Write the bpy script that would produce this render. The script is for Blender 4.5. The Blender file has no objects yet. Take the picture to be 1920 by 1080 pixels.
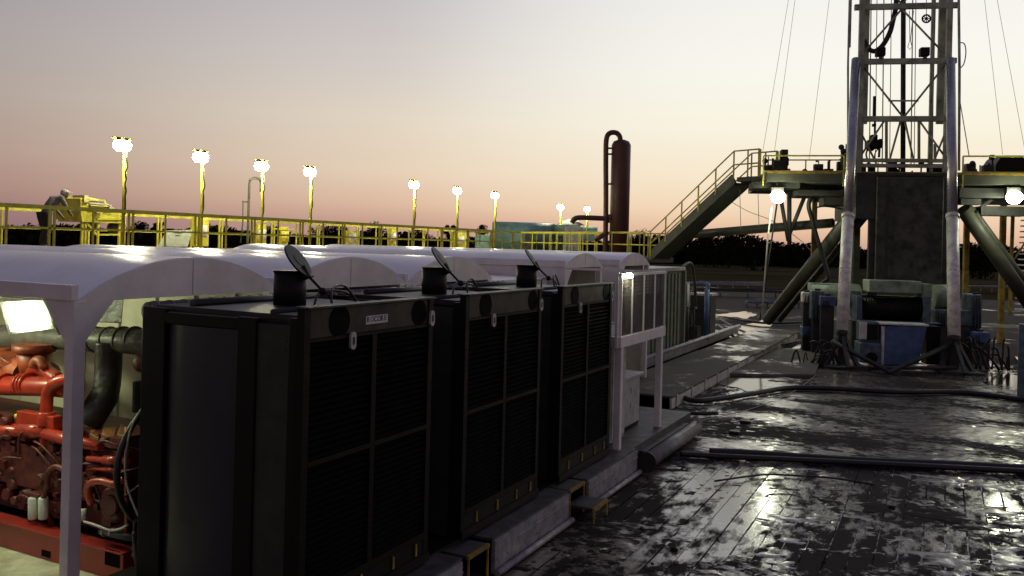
import bpy, math, random
from mathutils import Vector, Matrix, noise
random.seed(7)
R_ = math.radians
sc = bpy.context.scene
COL = sc.collection
# ------------------------------------------------------------------ camera
H = 3.35
YAW = math.atan(810/1600); CA, SA = math.cos(YAW), math.sin(YAW)
ROLL = math.atan(.025); CR, SR = math.cos(ROLL), math.sin(ROLL)
cam = bpy.data.objects.new('camera', bpy.data.cameras.new('camera')); COL.objects.link(cam)
F0 = Vector((-SA, CA, 0)); R0 = Vector((CA, SA, 0)); U0 = Vector((0, 0, 1))
cr = R0*CR + U0*SR; cu = -R0*SR + U0*CR
M = Matrix((cr, cu, -F0)).transposed().to_4x4(); M.translation = (0, 0, H)
cam.matrix_world = M
cam.data.lens = 30.0; cam.data.sensor_width = 36; cam.data.shift_y = -82/1920
cam.data.clip_start = .05; cam.data.clip_end = 6000
sc.camera = cam
sc.view_settings.view_transform = 'Standard'; sc.view_settings.look = 'None'
sc.view_settings.exposure = 0; sc.view_settings.gamma = 1
sc.cycles.use_denoising = True
sc.cycles.max_bounces = 6; sc.cycles.sample_clamp_indirect = 4
# ------------------------------------------------------------------ dusk sky
W = bpy.data.worlds.new('World'); sc.world = W; W.use_nodes = True
nt = W.node_tree; nt.nodes.clear(); N = nt.nodes.new; L = nt.links.new
out = N('ShaderNodeOutputWorld'); bg = N('ShaderNodeBackground'); L(bg.outputs[0], out.inputs[0])
tc = N('ShaderNodeTexCoord'); sep = N('ShaderNodeSeparateXYZ'); L(tc.outputs['Generated'], sep.inputs[0])
def srgb(c):
    return tuple((v/255/12.92 if v/255 <= .04045 else ((v/255+.055)/1.055)**2.4) for v in c) + (1,)
def ramp(stops):
    r = N('ShaderNodeValToRGB'); e = r.color_ramp.elements
    while len(e) < len(stops): e.new(.5)
    for k, (p, c_) in enumerate(stops):
        e[k].position = p; e[k].color = srgb(c_)
    L(sep.outputs['Z'], r.inputs[0]); return r
glow = ramp([(0, (200, 157, 142)), (.02, (230, 189, 158)), (.045, (245, 217, 184)), (.08, (248, 231, 204)), (.14, (250, 245, 226)), (.2, (250, 248, 238)), (.3, (242, 241, 237)), (.5, (190, 192, 204)), (1, (105, 100, 128))])
mid = ramp([(0, (186, 148, 138)), (.02, (203, 162, 142)), (.045, (227, 192, 165)), (.08, (235, 213, 187)), (.14, (231, 218, 199)), (.2, (216, 208, 201)), (.3, (196, 191, 196)), (.5, (160, 162, 178)), (1, (105, 100, 128))])
left = ramp([(0, (134, 106, 112)), (.02, (146, 115, 116)), (.045, (164, 131, 123)), (.08, (172, 145, 135)), (.14, (172, 158, 150)), (.2, (166, 158, 157)), (.3, (151, 147, 155)), (.5, (130, 130, 146)), (1, (105, 100, 128))])
back = ramp([(0, (150, 126, 120)), (.02, (154, 130, 124)), (.045, (160, 136, 128)), (.08, (162, 139, 132)), (.14, (158, 138, 134)), (.2, (148, 132, 133)), (.3, (128, 118, 128)), (.5, (78, 77, 104)), (1, (105, 100, 128))])
xy = N('ShaderNodeMath'); xy.operation = 'MULTIPLY'; L(sep.outputs['Z'], xy.inputs[0]); L(sep.outputs['Z'], xy.inputs[1])
om = N('ShaderNodeMath'); om.operation = 'SUBTRACT'; om.inputs[0].default_value = 1.0001; L(xy.outputs[0], om.inputs[1])
sq = N('ShaderNodeMath'); sq.operation = 'SQRT'; L(om.outputs[0], sq.inputs[0])
az = N('ShaderNodeMath'); az.operation = 'DIVIDE'; L(sep.outputs['Y'], az.inputs[0]); L(sq.outputs[0], az.inputs[1])
def rng(a, b):
    m = N('ShaderNodeMapRange'); m.inputs['From Min'].default_value = a; m.inputs['From Max'].default_value = b
    m.interpolation_type = 'SMOOTHSTEP'; L(az.outputs[0], m.inputs['Value']); return m
def mixc(f, a, b):
    m = N('ShaderNodeMix'); m.data_type = 'RGBA'; L(f.outputs[0], m.inputs['Factor'])
    L(a.outputs[a.outputs.keys().index('Color') if 'Color' in a.outputs.keys() else 2], m.inputs[6])
    L(b.outputs[b.outputs.keys().index('Color') if 'Color' in b.outputs.keys() else 2], m.inputs[7]); return m
m1 = mixc(rng(-.3, .55), back, left); m2 = mixc(rng(.42, .92), m1, mid); m3 = mixc(rng(.80, 1.0), m2, glow)
L(m3.outputs[2], bg.inputs[0]); bg.inputs[1].default_value = 1.0

# ------------------------------------------------------------------ projection helpers (measure points at a real depth)
def ray(px, py):
    dx, dy = px-960, py-458
    X, u = (dx*CR+dy*SR)/1600, -(-dx*SR+dy*CR)/1600
    return Vector((CA*X-SA, SA*X+CA, u))
def at(px, py, x=None, y=None, z=None, D=None):
    r = ray(px, py)
    t = x/r.x if x is not None else y/r.y if y is not None else (z-H)/r.z if z is not None else D
    return Vector((r.x*t, r.y*t, H+r.z*t))
# rig frame: a to the right, b away from the viewer, c up
RY = R_(10); RO = Vector((CA*13.3-SA*29, SA*13.3+CA*29, 0))
RA = (R0*math.cos(RY) - F0*math.sin(RY)); RB = (R0*math.sin(RY) + F0*math.cos(RY))
def rig(p): return RO + RA*p[0] + RB*p[1] + U0*p[2]
def rp(px, py, b=0):
    r = ray(px, py); rb = r.dot(RB); o = (RO + RB*b).dot(RB)
    t = o/rb; w = Vector((r.x*t, r.y*t, H + r.z*t))
    return Vector(((w-RO).dot(RA), b, w.z))

# ------------------------------------------------------------------ mesh helper
class MB:
    def __init__(s, xf=None): s.v = []; s.f = []; s.sm = []; s.xf = xf
    def add(s, vs, fs, smooth=False):
        o = len(s.v)
        s.v += [Vector(s.xf(v)) if s.xf else Vector(v) for v in vs]
        s.f += [tuple(i+o for i in f) for f in fs]; s.sm += [smooth]*len(fs); return s
    def box(s, a, b):
        x0, x1 = sorted((a[0], b[0])); y0, y1 = sorted((a[1], b[1])); z0, z1 = sorted((a[2], b[2]))
        return s.add([(x0,y0,z0),(x1,y0,z0),(x1,y1,z0),(x0,y1,z0),(x0,y0,z1),(x1,y0,z1),(x1,y1,z1),(x0,y1,z1)],
                     [(0,3,2,1),(4,5,6,7),(0,1,5,4),(1,2,6,5),(2,3,7,6),(3,0,4,7)])
    def hexa(s, p):   # 8 points like box order
        return s.add(p, [(0,3,2,1),(4,5,6,7),(0,1,5,4),(1,2,6,5),(2,3,7,6),(3,0,4,7)])
    def beam(s, p, q, w, h=None, up=(0,0,1)):
        h = h or w; p, q = Vector(p), Vector(q); d = (q-p).normalized(); u = Vector(up)
        if abs(d.dot(u)) > .98: u = Vector((0,1,0))
        r = d.cross(u).normalized()*w/2; t = r.cross(d).normalized()*h/2
        return s.hexa([p-r-t, p+r-t, q+r-t, q-r-t, p-r+t, p+r+t, q+r+t, q-r+t])
    def tube(s, pts, r, n=8, r1=None, caps=True):
        pts = [Vector(p) for p in pts]; vs = []; m = len(pts); prev = None
        for i, p in enumerate(pts):
            d = (pts[min(i+1, m-1)]-pts[max(i-1, 0)]).normalized()
            u = prev if prev is not None else (Vector((0,0,1)) if abs(d.z) < .9 else Vector((1,0,0)))
            a = (u - d*u.dot(d)).normalized(); b = d.cross(a); prev = a
            rr = r if r1 is None else r+(r1-r)*i/(m-1)
            if isinstance(r, (list, tuple)): rr = r[i]
            vs += [p + a*rr*math.cos(2*math.pi*k/n) + b*rr*math.sin(2*math.pi*k/n) for k in range(n)]
        fs = [(i*n+k, i*n+(k+1) % n, (i+1)*n+(k+1) % n, (i+1)*n+k) for i in range(m-1) for k in range(n)]
        s.add(vs, fs, True)
        if caps:
            o = len(s.v)-n*m; s.f += [tuple(o+k for k in range(n))[::-1], tuple(o+(m-1)*n+k for k in range(n))]; s.sm += [False]*2
        return s
    def prism(s, poly, ext):
        n = len(poly); e = Vector(ext); p = [Vector(q) for q in poly]
        return s.add(p+[q+e for q in p], [tuple(range(n))[::-1], tuple(range(n, 2*n))]+[(k, (k+1) % n, n+(k+1) % n, n+k) for k in range(n)])
    def disc(s, c_, nrm, r, t, n=24):
        c_ = Vector(c_); nrm = Vector(nrm).normalized(); return s.tube([c_, c_+nrm*t], r, n)
    def ball(s, c_, r, n=10, sz=1):
        vs = []; c_ = Vector(c_)
        for i in range(1, n):
            for k in range(n*2):
                a, b = math.pi*i/n, math.pi*k/n
                vs.append(c_+Vector((math.sin(a)*math.cos(b)*r, math.sin(a)*math.sin(b)*r, math.cos(a)*r*sz)))
        m = n*2; vs += [c_+Vector((0,0,r*sz)), c_-Vector((0,0,r*sz))]
        fs = [(i*m+k, (i+1)*m+k, (i+1)*m+(k+1) % m, i*m+(k+1) % m) for i in range(n-2) for k in range(m)]
        fs += [((n-1)*m, k, (k+1) % m) for k in range(m)] + [((n-1)*m+1, (n-2)*m+(k+1) % m, (n-2)*m+k) for k in range(m)]
        return s.add(vs, fs, True)
def arc(c_, r, a0, a1, n, u, v):
    c_, u, v = Vector(c_), Vector(u), Vector(v)
    return [c_ + u*r*math.cos(a0+(a1-a0)*k/n) + v*r*math.sin(a0+(a1-a0)*k/n) for k in range(n+1)]
def smooth_path(pts, n=6):
    pts = [Vector(p) for p in pts]; P = [pts[0]]+pts+[pts[-1]]; o = []
    for i in range(1, len(P)-2):
        for k in range(n):
            t = k/n; a, b, c_, d = P[i-1], P[i], P[i+1], P[i+2]
            o.append(.5*((2*b)+(c_-a)*t+(2*a-5*b+4*c_-d)*t*t+(3*b-a-3*c_+d)*t**3))
    return o+[pts[-1]]
ORG = {}
def obj(name, mb, mat_, parent=None, bevel=0):
    o0 = ORG.get(parent.name, Vector()) if parent else Vector()
    me = bpy.data.meshes.new(name); me.from_pydata([tuple(v-o0) for v in mb.v], [], mb.f)
    me.polygons.foreach_set('use_smooth', mb.sm); me.materials.append(mat_); me.update()
    o = bpy.data.objects.new(name, me); COL.objects.link(o)
    if parent: o.parent = parent; ORG[o.name] = o0
    if bevel:
        b = o.modifiers.new('b', 'BEVEL'); b.width = bevel; b.segments = 2; b.limit_method = 'ANGLE'
    return o
def thing(name, label, cat, loc=(0,0,0), group=None):
    o = bpy.data.objects.new(name, None); COL.objects.link(o); o.location = loc; o.empty_display_size = .2
    ORG[o.name] = Vector(loc); o['label'] = label; o['category'] = cat
    if group: o['group'] = group
    return o
def tag(o, label, cat, group=None, kind=None):
    if label: o['label'] = label; o['category'] = cat
    if group: o['group'] = group
    if kind: o['kind'] = kind
    return o
def single(name, mb, m, label, cat, group=None, bevel=0): return tag(obj(name, mb, m, None, bevel), label, cat, group)
def copy_tree(o, off, label=None, par=None, skip=()):
    c_ = o.copy(); COL.objects.link(c_)
    if par is None:
        c_.location = o.location + Vector(off)
        if label: c_['label'] = label
    else: c_.parent = par
    for ch in list(o.children):
        if ch.get('once') and True: continue
        copy_tree(ch, off, None, c_)
    return c_

# ------------------------------------------------------------------ materials
def mat(name, col, rough=.5, metal=0, var=.25, scale=4, bump=0, bscale=40, emit=None, spec=None, dirt=None, coat=0):
    m = bpy.data.materials.new(name); m.use_nodes = True; t = m.node_tree; b = t.nodes['Principled BSDF']
    b.inputs['Metallic'].default_value = metal; b.inputs['Roughness'].default_value = rough
    if spec is not None: b.inputs['Specular IOR Level'].default_value = spec
    if coat: b.inputs['Coat Weight'].default_value = coat; b.inputs['Coat Roughness'].default_value = .15
    tcn = t.nodes.new('ShaderNodeTexCoord'); nz = t.nodes.new('ShaderNodeTexNoise')
    nz.inputs['Scale'].default_value = scale; nz.inputs['Detail'].default_value = 8; nz.inputs['Roughness'].default_value = .65
    t.links.new(tcn.outputs['Object'], nz.inputs['Vector'])
    r = t.nodes.new('ShaderNodeValToRGB'); e = r.color_ramp.elements
    d = dirt or tuple(v*(1-var*1.6) for v in col)
    e[0].position = .3; e[0].color = tuple(d)+(1,)
    e[1].position = .62; e[1].color = tuple(min(1, v*(1+var*.25)) for v in col)+(1,)
    t.links.new(nz.outputs['Fac'], r.inputs[0]); t.links.new(r.outputs[0], b.inputs['Base Color'])
    mr = t.nodes.new('ShaderNodeMapRange'); mr.inputs['To Min'].default_value = min(1, rough*1.35); mr.inputs['To Max'].default_value = rough*.8
    t.links.new(nz.outputs['Fac'], mr.inputs['Value']); t.links.new(mr.outputs[0], b.inputs['Roughness'])
    if bump:
        n2 = t.nodes.new('ShaderNodeTexNoise'); n2.inputs['Scale'].default_value = bscale; n2.inputs['Detail'].default_value = 6
        t.links.new(tcn.outputs['Object'], n2.inputs['Vector'])
        bp = t.nodes.new('ShaderNodeBump'); bp.inputs['Strength'].default_value = bump; bp.inputs['Distance'].default_value = .02
        t.links.new(n2.outputs['Fac'], bp.inputs['Height']); t.links.new(bp.outputs[0], b.inputs['Normal'])
    if emit: b.inputs['Emission Color'].default_value = emit[0]+(1,); b.inputs['Emission Strength'].default_value = emit[1]
    return m
WHITE_ROOF = mat('white_roof_paint', (.72,.70,.74), .26, var=.08, scale=1.2, dirt=(.55,.53,.56))
WHITE = mat('white_paint', (.80,.76,.74), .4, var=.08, scale=1.6, dirt=(.60,.56,.54))
CREAM = mat('cream_wall', (.62,.6,.45), .5, var=.12)
CREAMFLOOR = mat('cream_floor', (.60,.60,.44), .45, var=.2, scale=5, dirt=(.32,.31,.2), bump=.15)
BLACK = mat('black_paint', (.006,.0055,.005), .45, var=.4, scale=6, dirt=(.010,.008,.006), spec=.18)
BLACK2 = mat('black_shroud', (.036,.039,.042), .36, var=.2, scale=2, spec=.5)
OLIVE = mat('dark_side_panel', (.034,.036,.028), .5, var=.3, spec=.4)
LOUV = mat('black_louvre', (.005,.0042,.0035), .7, var=.3, spec=.05)
BAR = mat('brown_bar', (.010,.0075,.005), .5, var=.4, spec=.15)
HEAD = mat('brown_header', (.04,.03,.022), .5, var=.5, scale=5, dirt=(.014,.011,.008), spec=.3)
GALVD = mat('dull_wire', (.14,.12,.11), .6)
GALV = mat('galvanised_steel', (.32,.31,.33), .45, .3, var=.4, scale=7, dirt=(.14,.13,.13), bump=.1)
SKIDTOP = mat('skid_plate', (.07,.065,.065), .45, var=.5, scale=5, bump=.3)
DULL = mat('dull_white_metal', (.5,.5,.48), .4, var=.3)
YEL = mat('yellow_paint', (.68,.66,.06), .45, var=.2, scale=3, dirt=(.42,.35,.04))
YELD = mat('worn_yellow_paint', (.38,.25,.03), .6, var=.5)
RED = mat('red_engine_paint', (.40,.036,.014), .3, var=.3, scale=9, dirt=(.25,.02,.01), coat=.3)
REDD = mat('shaded_dark_red_paint', (.11,.014,.010), .45, var=.6, scale=14, dirt=(.03,.008,.006), bump=.5, bscale=30)  # dark red, deepened further to put shade into the lower engine's colour
BROWN = mat('brown_cover', (.24,.10,.035), .5, var=.3)
REDSKID = mat('red_skid', (.28,.025,.018), .35, var=.2, scale=2)
LAG = mat('grey_lagging', (.10,.095,.085), .4, var=.4, scale=6, bump=.8, bscale=9)
LAGD = mat('black_lagging', (.03,.028,.022), .4, var=.4, scale=6, bump=.8, bscale=9)
RUBBER = mat('black_rubber', (.012,.011,.011), .45, var=.3)
FILTER = mat('white_filter', (.62,.66,.58), .4, var=.1)
RUST = mat('rust_red_vessel', (.085,.027,.017), .45, var=.4, scale=1.2, dirt=(.06,.018,.014))
MASTG = mat('pale_mast_steel', (.42,.45,.34), .5, var=.4, scale=2, dirt=(.12,.12,.08))
GREEN = mat('green_grey_steel', (.07,.076,.052), .5, var=.5, scale=2, dirt=(.05,.05,.035))
DKGREEN = mat('dark_steel', (.035,.036,.028), .55, var=.5, scale=2)
PLATE = mat('dark_plate', (.06,.062,.048), .6, var=.6, scale=3, bump=.2)
SILVER = mat('chrome_rod', (.45,.45,.47), .25, .7, var=.15)
BARREL = mat('pale_cylinder_barrel', (.78,.76,.68), .45, var=.3, scale=5, dirt=(.42,.4,.34))
TEAL = mat('teal_paint', (.16,.30,.28), .5, var=.35, scale=2)
TEALG = mat('grey_green_machine', (.27,.35,.25), .5, var=.4, scale=3, dirt=(.1,.13,.09))
BLUE = mat('blue_paint', (.07,.13,.27), .45, var=.3, scale=4)
BLUEG = mat('blue_grey_paint', (.10,.16,.19), .5, var=.5, scale=5)
PALEGREEN = mat('pale_green_container', (.17,.2,.14), .5, var=.25)
SHIRT = mat('grey_shirt', (.22,.2,.17), .8, var=.3); TROUS = mat('dark_trousers', (.03,.03,.035), .8)
SKIN = mat('skin', (.3,.17,.11), .6, var=.1); HATM = mat('pale_hat', (.5,.47,.4), .6)
WALK = None
LENS = mat('lamp_lens', (1,1,.9), .3, emit=((1,.93,.60), 190))
LENSG = mat('lamp_lens_green', (1,1,.9), .3, emit=((.95,1,.72), 80))
LENSF = mat('flood_lens', (1,1,.9), .3, emit=((.93,1,.60), 65))
STICK = mat('sticker_white', (.55,.53,.56), .5, var=.05)
INK = mat('sticker_black', (.02,.02,.03), .5); INKR = mat('sticker_red', (.45,.08,.1), .5); INKB = mat('sticker_blue', (.1,.2,.5), .5)
BARK = mat('bark', (.03,.022,.016), .9); LEAF = mat('dark_leaves', (.020,.022,.009), .9, var=.5, scale=.3, spec=0)
CABLE = mat('steel_cable', (.4,.37,.34), .6)

def ground_mat(name, wetc, dry, big, fine, thr, soft, wspec, wrough, bump, stretch=(1,1,1), dspec=.12, bd=.012, rot=-27, dark=None):
    """wet glossy film broken up by matt black mud: coarse noise + fine noise, cut by a threshold"""
    m = bpy.data.materials.new(name); m.use_nodes = True; t = m.node_tree; b = t.nodes['Principled BSDF']; n_ = t.nodes.new; l_ = t.links.new
    tcn = n_('ShaderNodeTexCoord'); mp = n_('ShaderNodeMapping'); mp.inputs['Scale'].default_value = stretch; mp.inputs['Rotation'].default_value = (0, 0, R_(rot)); l_(tcn.outputs['Object'], mp.inputs[0])
    def nz(sc_, det=6, ro=.6):
        q = n_('ShaderNodeTexNoise'); q.inputs['Scale'].default_value = sc_; q.inputs['Detail'].default_value = det; q.inputs['Roughness'].default_value = ro; l_(mp.outputs[0], q.inputs['Vector']); return q.outputs['Fac']
    def ma(op, a, c_):
        q = n_('ShaderNodeMath'); q.operation = op
        for k, v in enumerate((a, c_)):
            if isinstance(v, (int, float)): q.inputs[k].default_value = v
            else: l_(v, q.inputs[k])
        return q.outputs[0]
    v = ma('ADD', ma('MULTIPLY', nz(big, 5, .55), 1.1), ma('MULTIPLY', nz(fine, 9, .72), .9))
    mr = n_('ShaderNodeMapRange'); mr.inputs['From Min'].default_value = thr; mr.inputs['From Max'].default_value = thr+soft; l_(v, mr.inputs['Value']); w_ = mr.outputs[0]
    cm = n_('ShaderNodeMix'); cm.data_type = 'RGBA'; l_(w_, cm.inputs['Factor']); cm.inputs[6].default_value = dry+(1,); cm.inputs[7].default_value = wetc+(1,); l_(cm.outputs[2], b.inputs['Base Color'])
    def rg(a, c_, src=w_):
        q = n_('ShaderNodeMapRange'); q.inputs['To Min'].default_value = a; q.inputs['To Max'].default_value = c_; l_(src, q.inputs['Value']); return q.outputs[0]
    l_(rg(0, 1), b.inputs['Coat Weight']); b.inputs['Coat Roughness'].default_value = wrough*.7; b.inputs['Coat IOR'].default_value = 1.5
    l_(rg(.8, wrough), b.inputs['Roughness']); l_(rg(dspec, wspec), b.inputs['Specular IOR Level'])
    bp = n_('ShaderNodeBump'); bp.inputs['Distance'].default_value = bd; l_(rg(bump*1.6, bump*.5), bp.inputs['Strength']); l_(ma('ADD', nz(fine*1.7, 8, .7), ma('MULTIPLY', w_, -.3)), bp.inputs['Height']); l_(bp.outputs[0], b.inputs['Normal'])
    return m
BOARD = ground_mat('wet_timber_boards', (.12,.083,.072), (.018,.012,.010), .4, 3.4, .965, .12, 1.0, .24, .45, stretch=(1.3,.55,1), rot=0, bd=.015)
MUD = ground_mat('wet_mud', (.12,.083,.070), (.018,.013,.011), .6, 7, .955, .13, .9, .28, .8, stretch=(.7,1.3,1))
PAD = ground_mat('muddy_pad', (.03,.023,.018), (.030,.022,.016), .12, 1.6, 1.14, .10, .9, .2, .8, stretch=(.6,1.5,1), bd=.03)
WALK = ground_mat('muddy_walkway_plate', (.10,.09,.07), (.13,.12,.095), .5, 3, 1.02, .12, .7, .35, .5)
FIELD = mat('dry_grass_field', (.07,.06,.03), 1, spec=0, var=.4, scale=.06, dirt=(.03,.027,.014))

# ================================================================== SETTING
g = MB(); g.add([(-60,-30,0),(60,-30,0),(60,75,0),(-60,75,0)], [(0,1,2,3)]); tag(obj('ground', g, PAD), None, None, kind='structure')
g = MB(); S = 4000
g.add([(-S,-S,-.15),(S,-S,-.15),(S,S,-.15),(-S,S,-.15)], [(0,1,2,3)])
g.prism([(-60.01,-30.01,-.148),(60.01,-30.01,-.148),(60.01,75.01,-.148),(-60.01,75.01,-.148)], (0,0,.144))
tag(obj('field', g, FIELD), None, None, kind='structure')

WATER = mat('puddle_water', (.02,.016,.013), .09, var=.2, bump=.06, bscale=5)
def pool(pts, z):
    rnd = random.Random(len(pts)+int(pts[0][0])); P = [Vector((*at(a, b, z=z).xy, z)) for a, b in pts]; c_ = sum(P, Vector())/len(P); o = []
    for k in range(len(P)):
        for t in range(8):
            q = P[k].lerp(P[(k+1) % len(P)], t/8); q = c_+(q-c_)*(.92+.3*noise.noise(q*1.7)); q.z = z; o.append(q)
    m_ = MB(); m_.add([c_]+o, [(0, k+1, (k+1) % len(o)+1) for k in range(len(o))])
    tag(obj('water', m_, WATER), None, None, kind='structure')
pool([(1330,722),(1380,698),(1470,692),(1530,706),(1528,722),(1420,735)], .058)
pool([(1360,628),(1395,606),(1440,598),(1450,612),(1430,640),(1380,645)], .012)
pool([(1835,716),(1870,700),(1930,702),(1940,735),(1890,735)], .058)
pool([(1330,590),(1400,583),(1425,590),(1400,598)], .012)
pool([(1300,665),(1345,650),(1375,660),(1340,680)], .012)
# timber mat deck: boards run along y, real boards with small tilts and gaps
mb = MB(); bw = .232
for i in range(72):
    x = -4.9+i*bw; y = -3 + random.uniform(0, 5)
    if x > 1: y = 3
    while y < 24.5:
        ln = random.choice((12.0, 15, 18.0)); z = .045+random.uniform(-.006, .006); dz = random.uniform(-.006, .006); dt = random.uniform(-.003, .003); hw = bw/2-random.uniform(.006, .011)
        p = [(x-hw, y, 0), (x+hw, y, 0), (x+hw, y+ln-.004, 0), (x-hw, y+ln-.004, 0)]
        top = [(x-hw, y, z-dt), (x+hw, y, z+dt), (x+hw, y+ln-.004, z+dt+dz), (x-hw, y+ln-.004, z-dt+dz)]
        mb.hexa([(q[0], q[1], .002) for q in p]+top); y += ln
tag(obj('timber_mat_floor', mb, BOARD), None, None, kind='structure')
# mud lying on the mat
mb = MB(); NX, NY = 400, 560; X0, X1, Y0, Y1 = -4.6, 9.5, 5.5, 26
clear = [(at(1380, 930, z=0), 1.3, 1.5, .22), (at(1250, 1015, z=0), .5, .6, .18), (at(1892, 920, z=0), .5, .8, .12)]
vs = []
for j in range(NY+1):
    y = Y0+(Y1-Y0)*j/NY
    for i in range(NX+1):
        x = X0+(X1-X0)*i/NX; u = x*CA+y*SA; w = -x*SA+y*CA
        v = noise.fractal(Vector((u*.5, w*.8, 3.3)), .9, 2.0, 4)
        w_ = noise.fractal(Vector((u*2.6, w*4.5, 9.1)), .55, 2.1, 5)
        cov = -.19 + .30*min(1, max(0, (x+.8)/2.5)) + .75*min(1, max(0, (w-12.9)/1.2))
        for c_, rx, ry, a in clear: cov -= a*math.exp(-((x-c_.x)/rx)**2-((y-c_.y)/ry)**2)
        q_ = v*.6+w_*.75+cov; h = .043 + (.05*q_ if q_ < .16 else .008+.012*(q_-.16))
        e_ = min(1, min(i, NX-i, j, NY-j)/20)
        vs.append((x, y, .004+(min(max(h, .012), .075)-.004)*e_))
mb.add(vs, [(j*(NX+1)+i, j*(NX+1)+i+1, (j+1)*(NX+1)+i+1, (j+1)*(NX+1)+i) for j in range(NY) for i in range(NX)], True)
tag(obj('mud', mb, MUD), 'dark wet mud smeared over the timber mat floor', 'mud', kind='stuff')
# clods and scraps
mb = MB()
for k in range(170):
    x, y = random.uniform(-3.4, 9), random.uniform(8, 33); r = random.uniform(.015, .05)
    mb.ball((x, y, .06), r, 4, .5)
tag(obj('mud_clods', mb, MUD), 'small dark clods and scraps scattered over the wet mat', 'debris', kind='stuff')

# ================================================================== GENERATOR SHELTERS
EAVE, RISE, PIT = 2.82, .335, 2.36
def arch(y0, w, z0, rise, n=20):
    R = (w*w/4+rise*rise)/(2*rise); a = math.asin(w/2/R); cz = z0+rise-R
    return [(y0+w/2+R*math.sin(-a+2*a*k/n), cz+R*math.cos(-a+2*a*k/n)) for k in range(n+1)]
def barrel(mb, x0, x1, y0, w, z0, rise, t=.03, n=24):
    o = arch(y0, w, z0, rise, n); i = arch(y0+.01, w-.02, z0-t, rise, n)
    k = n+1
    vs = [(x0, a, b) for a, b in o]+[(x1, a, b) for a, b in o]+[(x0, a, b) for a, b in i]+[(x1, a, b) for a, b in i]
    mb.add(vs[:2*k], [(q, q+1, k+q+1, k+q) for q in range(n)], True)
    mb.add(vs[2*k:], [(q, k+q, k+q+1, q+1) for q in range(n)], True)
    mb.add([vs[0], vs[k], vs[3*k], vs[2*k]], [(0,1,2,3)]); mb.add([vs[k-1], vs[2*k-1], vs[4*k-1], vs[3*k-1]], [(0,3,2,1)])
    mb.add([vs[q] for q in range(k)]+[vs[2*k+q] for q in range(k)], [(q, k+q, k+q+1, q+1) for q in range(n)])
    return mb
def make_shelter(y0, label, w=PIT, ze=EAVE, rise=RISE, xg=-6.2, ln=7.8, walls=False, z0=.25):
    t = thing('generator_shelter', label, 'shelter', (xg, y0, 0), 'white barrel roofed shelters in a row')
    obj('roof', barrel(MB(), xg-.01, xg-ln, y0, w-.02, ze, rise), WHITE_ROOF, t)
    ac = arch(y0+.004, w-.028, ze-.012, rise, 24)
    obj('gable_panel', MB().prism([(xg+.004, a, b) for a, b in ac]+[(xg+.004, y0+w-.024, ze-.02), (xg+.004, y0+.004, ze-.02)], (-.03, 0, 0)), WHITE, t)
    mb = MB(); mb.box((xg+.004, y0+w/2-.02, ze-.005), (xg+.0065, y0+w/2-.014, ze+rise*.93)); obj('gable_seam', mb, GALV, t)
    mb = MB(); mb.box((xg-ln, y0-.07, ze-.01), (xg+.006, y0-.005, ze+.115)); obj('edge_beam', mb, WHITE, t, .004)
    for dy in (0, w-.14):
        mb = MB(); mb.box((xg-.09, y0-.05+dy, z0), (xg+.012, y0+.065+dy, ze-.013)); obj('post', mb, WHITE, t, .006)
    yy = y0-.03
    obj('gusset', MB().prism([(xg+.006, y0+.067, ze-.02), (xg+.006, y0+.33, ze-.02), (xg+.006, y0+.24, ze-.12), (xg+.006, y0+.067, ze-.35)], (-.008, 0, 0)), WHITE, t)
    obj('gusset', MB().prism([(xg-.091, y0-.045, ze-.012), (xg-.36, y0-.045, ze-.012), (xg-.091, y0-.045, ze-.36)], (0, .008, 0)), WHITE, t)
    obj('floor', MB().box((xg-ln, y0-1.0 if y0 < 5 else y0, z0-.15), (xg+.02, y0+w-.16, z0)), CREAMFLOOR, t)
    mb = MB(); yb = y0+w-.12
    mb.box((xg-ln, yb, z0), (xg-.13, yb+.03, ze-.03))
    for k in range(12): mb.box((xg-.5-k*.6, yb-.035, z0), (xg-.56-k*.6, yb-.001, ze-.03))
    obj('back_wall', mb, CREAM, t)
    if walls:
        mb = MB(); mb.box((xg-ln, y0-.03, z0), (xg-.13, y0-.006, ze-.015)); obj('side_wall', mb, WHITE, t)
        mb = MB(); mb.box((xg-3.6, y0-.05, 1.2), (xg-1.9, y0-.032, ze-.1)); obj('side_door', mb, WHITE, t)
    return t
Y1_ = 4.555
sh = make_shelter(Y1_, 'nearest white shelter with an arched roof, open side showing the red engine')
copy_tree(sh, (0, PIT, 0), 'white arched roof shelter behind the nearest one, second in the row')
copy_tree(sh, (0, 2*PIT, 0), 'third white arched roof shelter, just before the flat gap in the row')
make_shelter(14.45, 'small white arched roof house with panelled side walls, before the last house of the row', 1.95, 2.96, .25, ln=8.5, walls=True)
make_shelter(17.4, 'last white arched roof house of the row, beside the pale green container', 2.1, 2.96, .27, ln=8.5, walls=True)
# low flat link between shelter three and four
mb = MB(); mb.box((-13.5, 11.75, .25), (-6.5, 14.3, 2.72)); mb.box((-13.5, 11.7, 2.722), (-6.45, 14.35, 2.76))
single('switchgear_cabin', mb, WHITE, 'flat topped white switchgear cabin between the third and fourth arched roofs', 'cabin', bevel=.01)

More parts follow.
